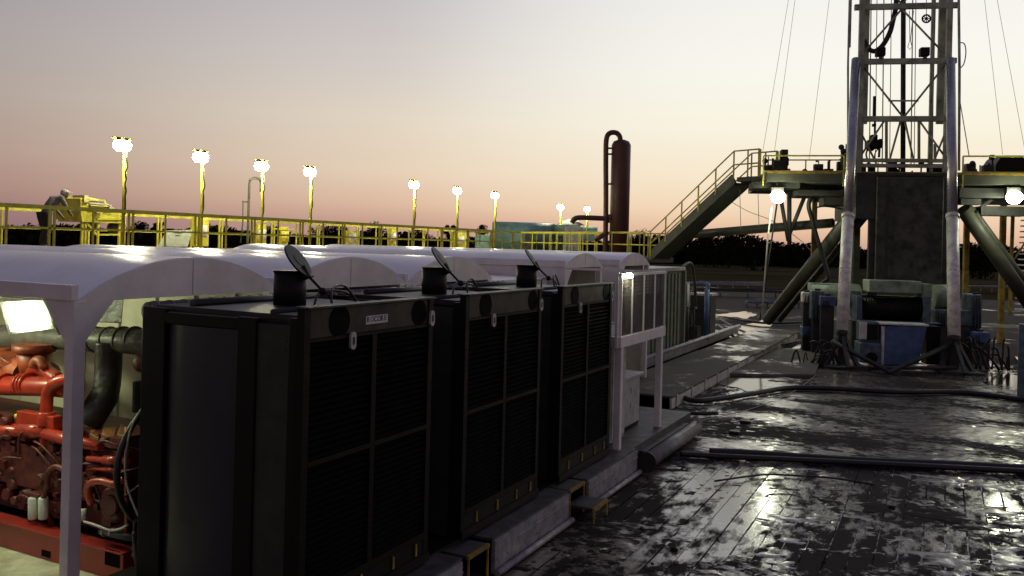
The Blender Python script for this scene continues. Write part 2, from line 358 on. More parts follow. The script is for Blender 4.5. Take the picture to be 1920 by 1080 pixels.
# ================================================================== ENGINE
def E(px, py, y=5.35): return at(px, py, y=y)
en = thing('generator_engine', 'large red diesel generator engine on a red skid under the nearest shelter roof', 'engine', (-8, 5.8, .25))
mb = MB(); mb.box((-13.5, 5.25, .252), (-6.46, 5.33, .50)); mb.box((-13.5, 5.22, .502), (-6.455, 5.40, .512)); mb.box((-13.5, 6.3, .252), (-6.46, 6.38, .50)); mb.box((-6.54, 5.331, .252), (-6.46, 6.299, .5))
sk = obj('skid_rail', mb, REDSKID, en, .004)
for a, b in ((78, 94), (197, 224)):
    p, q = at(a, 1030 if a < 100 else 1027, y=5.247), at(b, 1047 if a < 100 else 1066, y=5.247)
    obj('fork_pocket', MB().box((p.x, 5.246, max(p.z, .3)), (q.x, 5.252, q.z)), LOUV, sk)
mb = MB(); mb.box((-13.3, 5.55, .513), (-6.8, 6.25, 1.3)); mb.box((-13.3, 5.45, .8), (-6.85, 5.549, 1.22)); mb.box((-13.2, 5.6, 1.302), (-6.9, 6.2, 1.42))
for k in range(90):
    p = Vector((random.uniform(-8.9, -6.75), 5.46, random.uniform(.62, 1.42))); s_ = random.uniform(.02, .07)
    if random.random() < .5: mb.box(p-Vector((s_, .05, s_*.7)), p+Vector((s_, random.uniform(.02,.05)+.02, s_*.7)))
    else: mb.tube([p+Vector((0,.08,0)), p-Vector((0, random.uniform(.02,.09), 0))], s_, 10)
for k in range(14):
    a = Vector((random.uniform(-8.7,-6.8), 5.42, random.uniform(.6,1.4))); b = a+Vector((random.uniform(-.5,.5), -.03, random.uniform(-.3,.3)))
    mb.tube(smooth_path([a, (a+b)/2+Vector((0,-.05,.08)), b]), .012, 6)
obj('engine_block', mb, REDD, en)
# rocker covers in a stepped row
for k, (a, b) in enumerate(((0, 34), (38, 66), (158, 176), (180, 206), (210, 232))):
    y_ = 5.62
    p, q, r, s2 = E(a+10, 812-(a < 100)*22, 5.5), E(b+8, 820-(a < 100)*20, 5.5), E(b+14, 800-(a < 100)*10, 5.85), E(a+16, 794-(a < 100)*12, 5.85)
    dn = Vector((0, 0, -.12))
    obj('rocker_cover', MB().hexa([p+dn, q+dn, r+dn, s2+dn, p, q, r, s2]), BROWN if a > 100 else RED, en, .012)
mb = MB(); mb.tube([E(-200, 800, 5.45), E(0, 806, 5.45), E(70, 812, 5.45)], .055, 14); mb.tube([E(86, 812, 5.42), E(130, 825, 5.42), E(190, 838, 5.42)], [.06,.065,.04], 14)
mb.tube([E(40, 805, 5.44), E(90, 808, 5.44)], .075, 14); obj('coolant_rail', mb, RED, en)
mb = MB()
mb.tube([E(-250, 718, 5.6), E(100, 725, 5.6), E(142, 729, 5.6)], .1, 20)
for px in (10, 40, 46, 52): mb.tube([E(px, 720, 5.6), E(px+3, 720, 5.6)], .113, 20)
mb.tube(smooth_path([E(55, 705, 5.75), E(75, 690, 5.7), E(110, 712, 5.62)]), .07, 14)
obj('intake_pipe', mb, RED, en)
obj('water_pipe', MB().tube(smooth_path([E(86, 838, 5.45), E(87, 800, 5.45), E(88, 750, 5.45), E(94, 728, 5.45), E(112, 714, 5.45), E(150, 708, 5.5)]), .058, 14), RED, en)
mb = MB(); mb.tube([E(88, 797, 5.45), E(88, 772, 5.45)], .085, 16); mb.box(E(48, 792, 5.5), E(100, 782, 5.4)); mb.ball(E(60, 779, 5.45), .03, 6)
obj('thermostat_housing', mb, RED, en, .008)
obj('filler_cap', MB().tube([E(33, 784, 5.45), E(33, 776, 5.45)], .028, 12), YEL, en)
mb = MB(); c0 = E(64, 652, 5.8); mb.tube([c0+Vector((0,0,-.04)), c0+Vector((0,0,.04))], .21, 28); mb.tube([c0+Vector((0,0,-.27)), c0+Vector((0,0,-.04))], [.13,.17], 20)
c1 = E(-4, 660, 5.8); mb.tube([c1+Vector((0,0,-.04)), c1+Vector((0,0,.04))], .13, 28)
mb.tube(smooth_path([E(30, 668, 5.85), E(25, 690, 5.85), E(50, 702, 5.85)]), .16, 16); mb.ball(E(90, 700, 5.8), .12, 10)
mb.tube(arc(E(72, 690, 5.6), .08, 0, math.pi, 8, (1,0,0), (0,0,1)), .05, 10)
obj('turbocharger', mb, mat('hot_red_brown', (.33,.07,.025), .45, var=.5, scale=5), en)
mb = MB(); mb.tube([E(-200, 628, 6.0), E(90, 632, 6.0), E(165, 636, 5.95), E(225, 638, 5.95), E(330, 648, 5.95)], .13, 20)
for px in (180, 205, 230, 252): mb.tube([E(px, 637, 5.95), E(px+2, 637, 5.95)], .138, 20)
for px in (178, 200, 225, 250): mb.ball(E(px, 622, 5.83), .009, 5)
obj('insulated_exhaust', mb, LAG, en)
obj('insulated_downpipe', MB().tube(smooth_path([E(204, 640, 5.9), E(203, 690, 5.9), E(198, 735, 5.85), E(180, 768, 5.75), E(165, 790, 5.7)]), [.13]*13+[.14]*12, 16), LAGD, en)
mb = MB(); p = E(175, 612, 6.0); mb.hexa([E(178, 604, 5.9), E(228, 606, 5.9), E(228, 606, 6.2), E(178, 604, 6.2), E(206, 562, 5.9), E(232, 560, 5.9), E(232, 560, 6.2), E(206, 562, 6.2)])
obj('exhaust_duct', mb, LAG, en, .01)
for a in (62, 81):
    p = E(a, 933, 5.33); q = E(a, 973, 5.33)
    f = obj('oil_filter', MB().tube([q, q+Vector((0,0,.012)), p-Vector((0,0,.01)), p], [.038,.045,.045,.04], 20), FILTER, en)
p = E(155, 955, 5.36); obj('oil_filter', MB().tube([p, p+Vector((0,0,-.1))], .035, 16), FILTER, en)
obj('filter_head', MB().box(E(50, 932, 5.33), E(96, 922, 5.46)), REDD, en, .01)
obj('coil_hose', MB().tube(arc(E(108, 905, 5.3), .15, -.4, 3.4, 20, (1,0,0), (0,0,1)) + [E(78, 945, 5.35), E(100, 985, 5.4)], .027, 10), REDD, en)
mb = MB(); mb.tube(smooth_path([E(172, 945, 5.35), E(165, 925, 5.32), E(168, 907, 5.3), E(190, 902, 5.3), E(215, 908, 5.3), E(232, 898, 5.35)]), .033, 12)
for a, b in ((862, 8), (880, 5)): mb.tube([E(165, a-2, 5.38), E(200, a+1, 5.38), E(240, a+3, 5.38)], .028 if b > 6 else .016, 10); mb.tube([E(195, a, 5.38), E(222, a+2, 5.38)], .04 if b > 6 else .022, 10)
mb.tube([E(237, 800, 5.3), E(237, 1003, 5.3)], .016, 8)
obj('coolant_pipes', mb, RED, en)
mb = MB(); c0 = E(215, 945, 5.4); mb.tube(arc(c0, .12, .8, 5.6, 20, (1,0,0), (0,0,1)), .05, 12); mb.disc(c0, (0,-1,0), .09, .06)
obj('water_pump', mb, REDD, en)
obj('white_hose', MB().tube(smooth_path([E(158, 978, 5.3), E(180, 985, 5.28), E(205, 994, 5.28), E(225, 992, 5.28), E(240, 984, 5.3)]), .012, 8), DULL, en)
mb = MB(); mb.tube([E(190, 996, 5.3), E(255, 1010, 5.3)], .035, 12); h_ = obj('rubber_hose', mb, RUBBER, en)
for px in (195, 209): obj('hose_clamp', MB().tube([E(px, 998, 5.3), E(px+3, 999, 5.3)], .038, 12), GALV, h_)
fr = MB(); cf = Vector((-6.42, 5.75, 1.25)); fr.tube(arc(cf, .62, 0, 2*math.pi, 36, (0,1,0), (0,0,1)), .03, 8)
for k in range(16):
    a = k*math.pi/8; fr.tube([cf, cf+Vector((0, .62*math.cos(a), .62*math.sin(a)))], .012, 5)
obj('fan_guard', fr, RUBBER, en)
obj('white_cable', MB().tube(smooth_path([E(266, 765, 5.2), E(247, 800, 5.2), E(236, 850, 5.2), E(236, 900, 5.2), E(248, 940, 5.2), E(263, 975, 5.2)]), .009, 6), DULL, en)
mb = MB(); mb.tube(smooth_path([E(255, 975, 5.25), E(252, 1010, 5.25), E(256, 1050, 5.2), E(262, 1078, 5.2)]), .02, 8)
for q in (1002, 1028, 1040): mb.ball(E(253, q, 5.24), .03, 6)
obj('drain_hose', mb, RUBBER, en)
mb = MB(); mb.box(E(-100, 765, 6.0), E(118, 800, 6.3)); obj('control_box', mb, CREAM, en, .01)
mb = MB(); mb.box(E(248, 715, 6.0), E(275, 770, 6.15)); obj('junction_box', mb, OLIVE, en, .01)
for px, py, r in ((268, 680, .1),): 
    mb = MB(); mb.ball(E(px, py, 5.95), r, 8); obj('pipe_elbow', mb, REDD, en)
# floodlight under the roof
fl = thing('shelter_floodlight', 'glaring square floodlight hanging under the nearest shelter roof above the engine', 'floodlight', tuple(E(50, 595, 5.0)))
q4 = [E(8, 571, 4.98), E(76, 568, 4.98), E(92, 612, 5.12), E(22, 621, 5.12)]
nn = (q4[1]-q4[0]).cross(q4[3]-q4[0]).normalized()
if nn.y > 0: nn = -nn
big = [q + (q-sum(q4, Vector())/4)*.22 for q in q4]; bk = [q - nn*.16 - (q-sum(big, Vector())/4)*.3 for q in big]
mb = MB(); mb.add(big+bk, [(4,5,6,7), (0,1,5,4), (1,2,6,5), (2,3,7,6), (3,0,4,7), (0,1,2,3)]); obj('housing', mb, DULL, fl)
cen = sum(q4, Vector())/4; n_ = 6; vs = []
for j in range(n_+1):
    for i in range(n_+1):
        u, v = i/n_, j/n_; p = q4[0]*(1-u)*(1-v)+q4[1]*u*(1-v)+q4[2]*u*v+q4[3]*(1-u)*v
        vs.append(p+nn*(.004+.06*(1-(2*u-1)**4)*(1-(2*v-1)**4)))
obj('lens', MB().add(vs, [(j*(n_+1)+i, j*(n_+1)+i+1, (j+1)*(n_+1)+i+1, (j+1)*(n_+1)+i) for j in range(n_) for i in range(n_)], True), LENSF, fl)
mb = MB(); mb.tube([q4[0]-nn*.05, E(-5, 552, 5.0)], .012); mb.tube([q4[1]-nn*.05, E(95, 540, 5.0)], .012); mb.tube([big[1], E(112, 628, 5.0)], .01); obj('bracket', mb, DULL, fl)
c2 = copy_tree(fl, (-1.9, -.15, .1), 'added second square floodlight of the nearest shelter, out of view, lighting the engine'); c2.rotation_euler = (0, 0, R_(165))  # extra floodlight added out of view to light the engine
c2.location = (-9.3, 4.75, 2.6)

# ================================================================== RADIATORS
def make_radiator():
    X1r, X0r, Ya, Yb, Zb, Zt = -4.15, -5.85, 4.88, 6.64, .45, 2.843
    t = thing('radiator_unit', 'nearest tall black radiator with a white sticker on its header', 'radiator', (X1r, Ya, .3), 'tall black radiators in a row')
    mb = MB(); Zt = 2.765; mb.box((X0r+.03, Ya+.05, Zb), (X1r-.07, Yb-.05, Zt-.03)); obj('casing', mb, BLACK, t)
    for ya, yb in ((Ya, Ya+.049), (Yb-.049, Yb)):
        mb = MB()
        mb.box((X0r, ya, Zb), (-5.59, yb, Zt)); mb.box((-4.81, ya, Zb), (-4.62, yb, Zt-.02)); mb.box((-4.3, ya, Zb), (-4.221, yb, Zt))
        mb.box((-5.589, ya, Zt-.12), (-4.811, yb, Zt-.03))
        obj('side_frame', mb, BLACK, t, .006)
    prof = [(-5.585, 0), (-5.50, -.035), (-5.35, -.05), (-5.05, -.05), (-4.90, -.035), (-4.815, 0)]
    for ya, s in ((Ya+.048, 1), (Yb-.048, -1)):
        mb = MB(); vs = [(x, ya+s*d, z) for z in (Zb+.05, Zt-.125) for x, d in prof]; n = len(prof)
        mb.add(vs, [(k, k+1, n+k+1, n+k) if s > 0 else (k, n+k, n+k+1, k+1) for k in range(n-1)], True)
        obj('shroud_panel', mb, BLACK2, t)
    for ya, yb in ((Ya+.02, Ya+.049), (Yb-.049, Yb-.02)):
        mb = MB(); mb.box((-4.619, ya, Zb), (-4.301, yb, Zt-.06))
        for k in range(22): mb.ball((random.uniform(-4.6, -4.32), ya if ya < 5.5 else yb, random.uniform(.6, 2.75)), .007, 4)
        obj('riveted_side_panel', mb, OLIVE, t)
    # front frame
    Zt = 2.843
    mb = MB(); xf, xb = X1r, X1r-.07
    mb.box((xb, Ya, Zb), (xf, Ya+.07, Zt)); mb.box((xb, Yb-.07, Zb), (xf, Yb, Zt))
    mb.box((xb, Ya+.071, 2.585), (xf, Yb-.071, 2.61)); mb.box((xb, Ya+.071, .66), (xf, Yb-.071, .72))
    mb.box((xb, Ya+.84, .721), (xf, Ya+.90, 2.584)); mb.box((xb, Ya+.071, 1.66), (xf+.002, Ya+.839, 1.70)); mb.box((xb, Ya+.901, 1.66), (xf+.002, Yb-.071, 1.70))
    for k in range(21):
        z = .75+k*.085
        mb.tube([(xf-.005, Ya+.87, z), (xf+.004, Ya+.87, z)], .008, 6)
    obj('front_frame', mb, BAR, t)
    for ya, yb in ((Ya+.072, Ya+.838), (Ya+.902, Yb-.072)):
        for z0, z1 in ((.725, 1.655), (1.705, 2.58)):
            mb = MB(); z = z0
            while z < z1-.02:
                mb.hexa([(xf-.055, ya, z+.03), (xf-.012, ya, z), (xf-.012, yb, z), (xf-.055, yb, z+.03), (xf-.055, ya, z+.036), (xf-.009, ya, z+.008), (xf-.009, yb, z+.008), (xf-.055, yb, z+.036)]); z += .05
            obj('louvre_panel', mb, LOUV, t)
    # header with two round recesses
    mb = MB(); mb.box((xb, Ya+.071, 2.611), (xf-.012, Yb-.071, Zt-.012)); obj('header_tank', mb, HEAD, t, .004)
    for yy in (Ya+.42, Yb-.22):
        obj('header_port', MB().disc((xf-.03, yy, 2.72), (1,0,0), .125 if yy < 6 else .115, .024, 28), LOUV, t)
    obj('top_flange', MB().box((xb-.05, Ya+.03, Zt-.008), (xf+.02, Yb+.03, Zt+.006)), OLIVE, t)
    for yy, zz in ((Ya+.56, 2.56), (Yb-.04, 2.66)):
        mb = MB(); s = [Vector((xf+.002, yy+.035*math.cos(a)*(1.0), zz+.035*math.sin(a)+(.035 if math.sin(a) > 0 else -.035))) for a in [k*math.pi/10 for k in range(20)]]
        mb.prism(s, (.02, 0, 0)); lg = obj('lifting_lug', mb, DULL, t)
        obj('lug_slot', MB().box((xf+.021, yy-.012, zz-.03), (xf+.026, yy+.012, zz+.03)), RUBBER, lg)
    mb = MB(); mb.box((X1r-.07, Ya, Zb), (X1r+.02, Yb, .53)); mb.box((X1r-.07, Ya, .5), (X1r-.005, Yb, .655)); obj('bottom_rail', mb, BLACK, t)
    for yy in (Ya+.3, Ya+.75, Ya+1.2, Ya+1.55): obj('bracket_tab', MB().box((X1r, yy, .545), (X1r+.012, yy+.018, .65)), YELD, t)
    # top pipes
    Zt = 2.765
    mb = MB(); mb.tube([(-5.5, Ya+.2, Zt+.03), (-5.5, Yb, Zt+.03)], .035); mb.tube([(-4.55, Ya+.1, Zt+.02), (-4.55, Yb+.1, Zt+.02)], .025)
    mb.tube(smooth_path([(-4.7, Ya+1.0, Zt), (-4.75, Ya+1.05, Zt+.15), (-4.85, Ya+1.35, Zt+.17), (-4.9, Ya+1.6, Zt+.02)]), .012)
    mb.tube(smooth_path([(-4.9, Ya+1.0, Zt), (-4.95, Ya+1.15, Zt+.12), (-4.95, Ya+1.5, Zt+.1), (-5.0, Ya+1.75, Zt)]), .012)
    mb.box((-5.8, Ya+.1, Zt-.029), (-4.3, Yb-.1, Zt+.012))
    obj('top_pipes', mb, RUBBER, t)
    mb = MB(); mb.box((-6.16, Ya+.28, 2.52), (-5.86, Yb+.5, 2.735)); obj('rear_duct', mb, BLACK, t, .01)
    mb = MB(); mb.tube([(-6.02, Ya+.2, 2.70), (-6.02, Yb+.55, 2.70)], .085, 14)
    for k in range(12): mb.tube([(-6.02, Ya+.25+k*.16, 2.70), (-6.02, Ya+.27+k*.16, 2.70)], .092, 14)
    obj('lagged_pipe', mb, LAG, t)
    c_ = Vector((-5.07, 5.76, 0))
    mb = MB(); mb.tube([c_+Vector((0,0,2.7)), c_+Vector((0,0,3.07))], .14, 28); mb.tube([c_+Vector((0,0,3.055)), c_+Vector((0,0,3.075))], .146, 28)
    st = obj('exhaust_stack', mb, BLACK, t)
    hh = Vector((.95, .3, 0)).normalized(); hinge = c_+hh*.165+Vector((0, 0, 3.03))
    tilt = (-hh*.60+U0*.80).normalized(); side = Vector((-.3, .95, 0)).normalized(); nrm = tilt.cross(side).normalized()
    cc = hinge+tilt*.165
    mb = MB(); mb.disc(cc-nrm*.008, nrm, .165, .016, 32); mb.disc(cc-nrm*.012, nrm, .06, .03, 20); mb.tube([hinge-Vector((.0,.0,.02)), hinge+tilt*.1], .03, 8)
    mb.tube([hinge-side*.09, hinge+side*.09], .016, 8)
    e_ = hinge-tilt*.16+hh*.04; mb.tube([hinge, e_], .012, 8); mb.ball(e_, .035, 8)
    obj('rain_cap', mb, BLACK, st)
    return t
rad = make_radiator()
# white maker's sticker on the first header
def text_mesh(name, body, size, m, parent, loc, rot, off):
    cu_ = bpy.data.curves.new(name, 'FONT'); cu_.body = body; cu_.size = size; cu_.extrude = .0008; cu_.offset = off
    to = bpy.data.objects.new(name, cu_); COL.objects.link(to); bpy.context.view_layer.update()
    me = bpy.data.meshes.new_from_object(to.evaluated_get(bpy.context.evaluated_depsgraph_get())); bpy.data.objects.remove(to)
    me.materials.clear(); me.materials.append(m); o = bpy.data.objects.new(name, me); COL.objects.link(o); o.parent = parent
    o.location = Vector(loc)-ORG.get(parent.name, Vector()); o.rotation_euler = rot; return o
p0, p1 = at(687, 588, x=-4.155), at(728, 572, x=-4.155); zs = 2.705; ys0, ys1 = p0.y, p1.y
stk = obj('sticker', MB().box((-4.161, ys0, zs-.034), (-4.156, ys1, zs+.034)), STICK, rad); stk['label'] = 'white sticker lettered ROCORE'
hl = (ys1-ys0)
for k, ch in enumerate('ROCORE'):
    o = text_mesh('letter', ch, .062, INK if k != 1 else INKR, stk, (-4.1552, ys0+.008+k*(hl-.012)/6, zs-.016), (R_(90), 0, R_(90)), .0012)
rad2 = copy_tree(rad, (0, PIT, 0), 'middle black radiator of the three, plain header, louvres catching light')
rad3 = copy_tree(rad, (0, 2*PIT, 0), 'farthest black radiator, next to the white post lamp platform')
for r_ in (rad2, rad3):
    for ch in list(r_.children):
        if ch.name.startswith('sticker'):
            for g2 in list(ch.children): bpy.data.objects.remove(g2)
            bpy.data.objects.remove(ch)
stk3 = obj('sticker', MB().box((-4.161, 10.55, 2.70), (-4.156, 10.78, 2.745)), STICK, rad); stk3.parent = rad3
# skid frames under the radiators
for k, (ya, yb, lb) in enumerate(((5.0, 6.9, 'grey steel skid end under the nearest radiator'), (7.5, 9.42, 'grey steel skid end under the middle radiator, between the yellow edged steps'), (10.0, 11.95, 'grey steel skid end carrying the white platform post'))):
    t = thing('steel_skid', lb, 'skid', (-3.9, ya, 0), 'steel skid ends beneath the radiators')
    obj('deck_plate', MB().box((-6.1, ya, .40), (-3.93, yb, .425)), SKIDTOP, t)
    mb = MB(); mb.box((-3.95, ya+.02, .07), (-3.91, yb-.02, .399)); mb.box((-3.912, ya+.02, .30), (-3.898, yb-.02, .306)); obj('side_plate', mb, GALV, t)
    obj('bottom_flange', MB().tube([(-3.87, ya, .09), (-3.87, yb, .09)], .035, 12), GALV, t)
    obj('end_plate', MB().box((-6.1, ya, .06), (-3.952, ya+.019, .399)), BLACK, t)
    for yy in (ya+.3, ya+1.0, ya+1.6): obj('bolt', MB().ball((-3.909, yy, .2), .014, 5), GALV, t)
obj_ = MB().box((-6.3, 4.6, .05), (-4.2, 11.6, .44)); single('support_beam', obj_, BLACK, 'long black steel base beam beneath all three radiators', 'base')
def step(ya, yb, x, z, label):
    t = thing('access_step', label, 'step', (x, (ya+yb)/2, 0), 'small yellow edged steps')
    obj('tread', MB().box((x-.35, ya, z-.03), (x-.03, yb, z)), SKIDTOP, t)
    obj('nosing', MB().box((x-.03, ya-.005, z-.035), (x, yb+.005, z+.003)), YELD, t)
    for yy in (ya+.01, yb-.01): obj('leg', MB().beam((x-.015, yy, .04), (x-.015, yy, z-.036), .018), YELD, t)
step(7.02, 7.42, -3.92, .40, 'yellow edged step between the nearest and middle skids')
step(9.47, 9.93, -3.92, .42, 'upper yellow edged step between the middle and far skids')
step(9.5, 9.95, -3.62, .24, 'lower yellow edged step standing on the mat before the far skid')

# ================================================================== PLATFORM WITH POST LAMP
t = thing('lamp_platform', 'white steel platform with a meshed railing and two tall legs beyond the farthest radiator', 'platform', (-4.1, 12.5, 0))
XP = -4.1
for (ya, z1) in ((11.66, 1.9), (13.62, 1.98)):
    obj('leg', MB().box((XP-.1, ya, .425 if ya < 12 else .05), (XP, ya+.1, z1)), WHITE, t, .006)
obj('leg', MB().box((XP-1.7, 13.6, .05), (XP-1.6, 13.7, 1.9)), WHITE, t, .006)
mb = MB(); mb.box((XP-.08, 11.6, 1.9), (XP+.012, 13.8, 2.06)); mb.box((XP-1.8, 13.72, 1.9), (XP-.081, 13.8, 2.06)); mb.box((XP-1.8, 11.6, 1.9), (XP-.081, 11.68, 2.06)); obj('deck_beam', mb, WHITE, t, .006)
obj('deck', MB().box((XP-1.8, 11.69, 2.0), (XP-.081, 13.71, 2.04)), SKIDTOP, t)
mb = MB()
for ya in (11.62, 12.1, 12.65, 13.2, 13.75): mb.box((XP-.03, ya, 2.061), (XP, ya+.035, 2.93))
mb.box((XP-.035, 11.6, 2.93), (XP+.005, 13.8, 2.97)); mb.box((XP-1.8, 13.75, 2.93), (XP-.036, 13.79, 2.97)); mb.box((XP-1.8, 13.75, 2.5), (XP-.036, 13.78, 2.53))
obj('railing', mb, WHITE, t)
mb = MB()
for k in range(54): mb.box((XP-.022, 11.66+k*.039, 2.07), (XP-.016, 11.669+k*.039, 2.925))
for k in range(16): mb.box((XP-.027, 11.65, 2.1+k*.052), (XP-.0225, 13.75, 2.109+k*.052))
obj('wire_mesh', mb, GALVD, t)
mb = MB(); mb.box((XP-.05, 11.7, 2.062), (XP-.04, 13.7, 2.62)); obj('kick_panel', mb, mat('brown_panel', (.10,.07,.06), .5, var=.5, scale=2.5), t)
t = thing('post_lamp', 'small bright greenish lamp on the corner post of the white platform', 'lamp', (XP-.02, 11.65, 2.4))
obj('post', MB().box((XP-.07, 11.55, 1.9), (XP-.031, 11.599, 2.98)), WHITE, t)
pl = at(1184, 517, x=-4.02); mb = MB(); mb.box(pl+Vector((-.1,-.09,.045)), pl+Vector((.02,.09,.07))); obj('lamp_shade', mb, DULL, t)
mb = MB(); mb.ball(pl+Vector((-.03,0,.0)), .055, 8, .75); ob = obj('lens', mb, LENSG, t)

# cabinets
t = thing('grey_cabinet', 'tall narrow grey cabinet behind the front leg of the white platform', 'cabinet', (-4.6, 12.2, .4))
obj('cabinet_body', MB().box((-5.3, 11.95, .426), (-4.35, 12.6, 1.85)), mat('cabinet_grey', (.28,.28,.24), .5, var=.3), t, .01)
obj('cabinet_door', MB().box((-4.349, 12.0, .5), (-4.335, 12.55, 1.8)), DULL, t)
t = thing('battery_box', 'low black and white electrical box between the legs of the white platform', 'box', (-4.6, 13.2, .3))
obj('box_body', MB().box((-5.4, 12.9, .42), (-4.5, 13.75, 1.22)), BLACK, t, .01)
obj('box_door', MB().box((-4.499, 12.95, .47), (-4.48, 13.7, 1.2)), DULL, t, .005)
obj('box_lid', MB().box((-5.45, 12.85, 1.221), (-4.44, 13.8, 1.27)), DULL, t, .005)
for zz in (.75, .98): obj('door_latch', MB().box((-4.479, 13.25, zz), (-4.465, 13.29, zz+.09)), FILTER, t)
mb = MB(); mb.box((-6.2, 11.97, .05), (-4.0, 15.2, .41)); single('floor_plate', mb, SKIDTOP, 'dark steel base plate under the platform legs and electrical box', 'base')
# round skid bar
t = thing('lifting_bar', 'thick grey pipe with round end caps lying along the skid edge', 'pipe', (-3.85, 13.4, .2))
PIPEG = mat('grey_pipe', (.16,.15,.15), .45, var=.4)
obj('pipe', MB().tube([(-3.83, 12.15, .2), (-3.83, 14.9, .2)], .115, 24), PIPEG, t)
obj('end_cap', MB().tube([(-3.83, 12.1, .2), (-3.83, 12.149, .2)], .15, 24), OLIVE, t)
mb = MB(); mb.disc((-3.80, 14.95, .24), (1, 0, 0), .13, .04, 24); obj('pad_eye', mb, GALV, t)
obj('pad_eye_hole', MB().disc((-3.759, 14.95, .24), (1,0,0), .035, .004, 14), RUBBER, t)
mb = MB(); mb.box((-4.25, 12.3, .29), (-3.9, 14.7, .31)); obj('checker_plate', mb, SKIDTOP, t)

# ================================================================== PALE CONTAINER, PUMP SKID, WALKWAY
t = thing('site_container', 'pale green ribbed steel container beyond the white platform', 'container', (-9.5, 23.6, 0))
obj('container_body', MB().box((-13, 21.3, .3), (-7.2, 25.9, 2.68)), PALEGREEN, t)
mb = MB()
for k in range(12): mb.box((-7.198, 21.45+k*.36, .4), (-7.16, 21.62+k*.36, 2.6))
obj('side_ribs', mb, PALEGREEN, t)
mb = MB(); mb.box((-13.05, 21.2, 2.681), (-7.12, 26.0, 2.78)); obj('roof', mb, DULL, t); mb = MB(); mb.box((-7.25, 25.905, .3), (-7.1, 26.05, 2.68)); obj('corner_post', mb, PALEGREEN, t)
t = thing('pump_skid', 'skid with pipework, a pale tank and a blue standpipe beyond the container', 'pump skid', (-7.4, 29, 0))
mb = MB(); mb.box((-7.35, 20.5, .1), (-7.1, 33.8, .36)); mb.tube([(-7.0, 21, .42), (-7.0, 33.5, .42)], .06, 10); mb.box((-9.3, 26.2, .1), (-7.36, 33.5, .2)); obj('base_beam', mb, DULL, t)
mb = MB(); c0 = Vector((-7.7, 27.6, 0)); mb.tube([c0+Vector((0,0,1.25)), c0+Vector((0,0,2.2)), c0+Vector((0,0,2.28))], [.28,.28,.15], 18); obj('tank', mb, FILTER, t)
mb = MB()
for k in range(16):
    x, y = random.uniform(-8.2, -7.2), random.uniform(26.4, 30.8); h_ = random.uniform(.8, 2.4); mb.tube([(x, y, .2), (x, y, h_)], random.uniform(.03,.08), 8)
    if k % 2: mb.tube([(x, y, h_), (x+random.uniform(-.4,.4), y+random.uniform(.3,1.2), h_)], .045, 8)
    if k % 3 == 0: mb.ball((x, y, h_*.7), .16, 7)
    if k % 4 == 0: mb.box((x-.2, y-.2, .2), (x+.2, y+.25, random.uniform(.7,1.2)))
mb.tube(smooth_path([(-7.6, 26.5, 2.3), (-7.5, 27, 2.75), (-7.6, 28.6, 2.75), (-7.5, 28.9, 1.2)]), .05, 8)
obj('pipework', mb, OLIVE, t)
pb = at(1324, 630, x=-7.1); mb = MB(); mb.tube([(pb.x, pb.y, .3), (pb.x, pb.y, 2.0)], .09, 12); mb.tube(smooth_path([(pb.x, pb.y, 1.95), (pb.x, pb.y+.05, 2.15), (pb.x-.3, pb.y+.2, 2.2)]), .07, 10); obj('standpipe', mb, BLUE, t)
mb = MB(); mb.box((-7.9, pb.y+.9, .3), (-7.2, pb.y+1.7, 1.72)); obj('junction_cabinet', mb, OLIVE, t, .01); obj('cabinet_top', MB().box((-7.95, pb.y+.85, 1.721), (-7.15, pb.y+1.75, 1.8)), DULL, t)
t = thing('walkway', 'long raised grey steel walkway leading over the mud towards the rig', 'walkway', (-5.6, 25, 0))
mb = MB(); mb.box((-6.55, 17.2, .26), (-4.92, 25.5, .3)); mb.box((-6.5, 25.53, .26), (-4.87, 33.9, .3)); obj('deck', mb, WALK, t)
mb = MB(); mb.box((-4.97, 17.2, .02), (-4.93, 33.9, .259)); mb.box((-6.5, 17.2, .02), (-6.4, 33.9, .259))
for k in range(14): mb.box((-4.92, 17.5+k*1.2, .05), (-4.9, 17.58+k*1.2, .29))
obj('side_beam', mb, BARREL, t)
obj('end_plate', MB().box((-6.5, 33.92, .02), (-4.9, 33.96, .3)), BARREL, t)

# ================================================================== HOSES AND CABLES ON THE GROUND
def hose(pts, r, label, name='hose', m=RUBBER, cat='hose'):
    return single(name, MB().tube(smooth_path([Vector((*at(a, b, z=r+.05).xy, r+.06+random.uniform(0,.02))) for a, b in pts], 5), r, 8), m, label, cat)
hose([(1262, 738), (1300, 752), (1350, 748), (1420, 738), (1480, 729), (1560, 730), (1680, 737), (1800, 736), (1880, 745), (2000, 762)], .06, 'thick dark hose winding across the mud in front of the rig')
hose([(1275, 853), (1330, 856), (1450, 862), (1700, 875), (2050, 893)], .045, 'straight black hose crossing the mat, the nearer of a pair')
hose([(1330, 849), (1400, 853), (1600, 864), (1800, 874), (2050, 888)], .06, 'long black pipe lying across the timber mat, the farther of a pair', 'pipe', RUBBER, 'pipe')
hose([(1340, 905), (1430, 893), (1490, 893), (1560, 900), (1640, 910)], .015, 'thin dark cable lying on the boards in front of the long pipe', 'cable', RUBBER, 'cable')
hose([(1255, 800), (1340, 785), (1420, 765), (1490, 735), (1530, 705)], .008, 'thin slack wire crossing the wet mud from the walkway to the rig', 'wire', CABLE, 'wire')
hose([(1262, 772), (1300, 778), (1345, 776)], .04, 'short black hose beside the near end of the walkway')
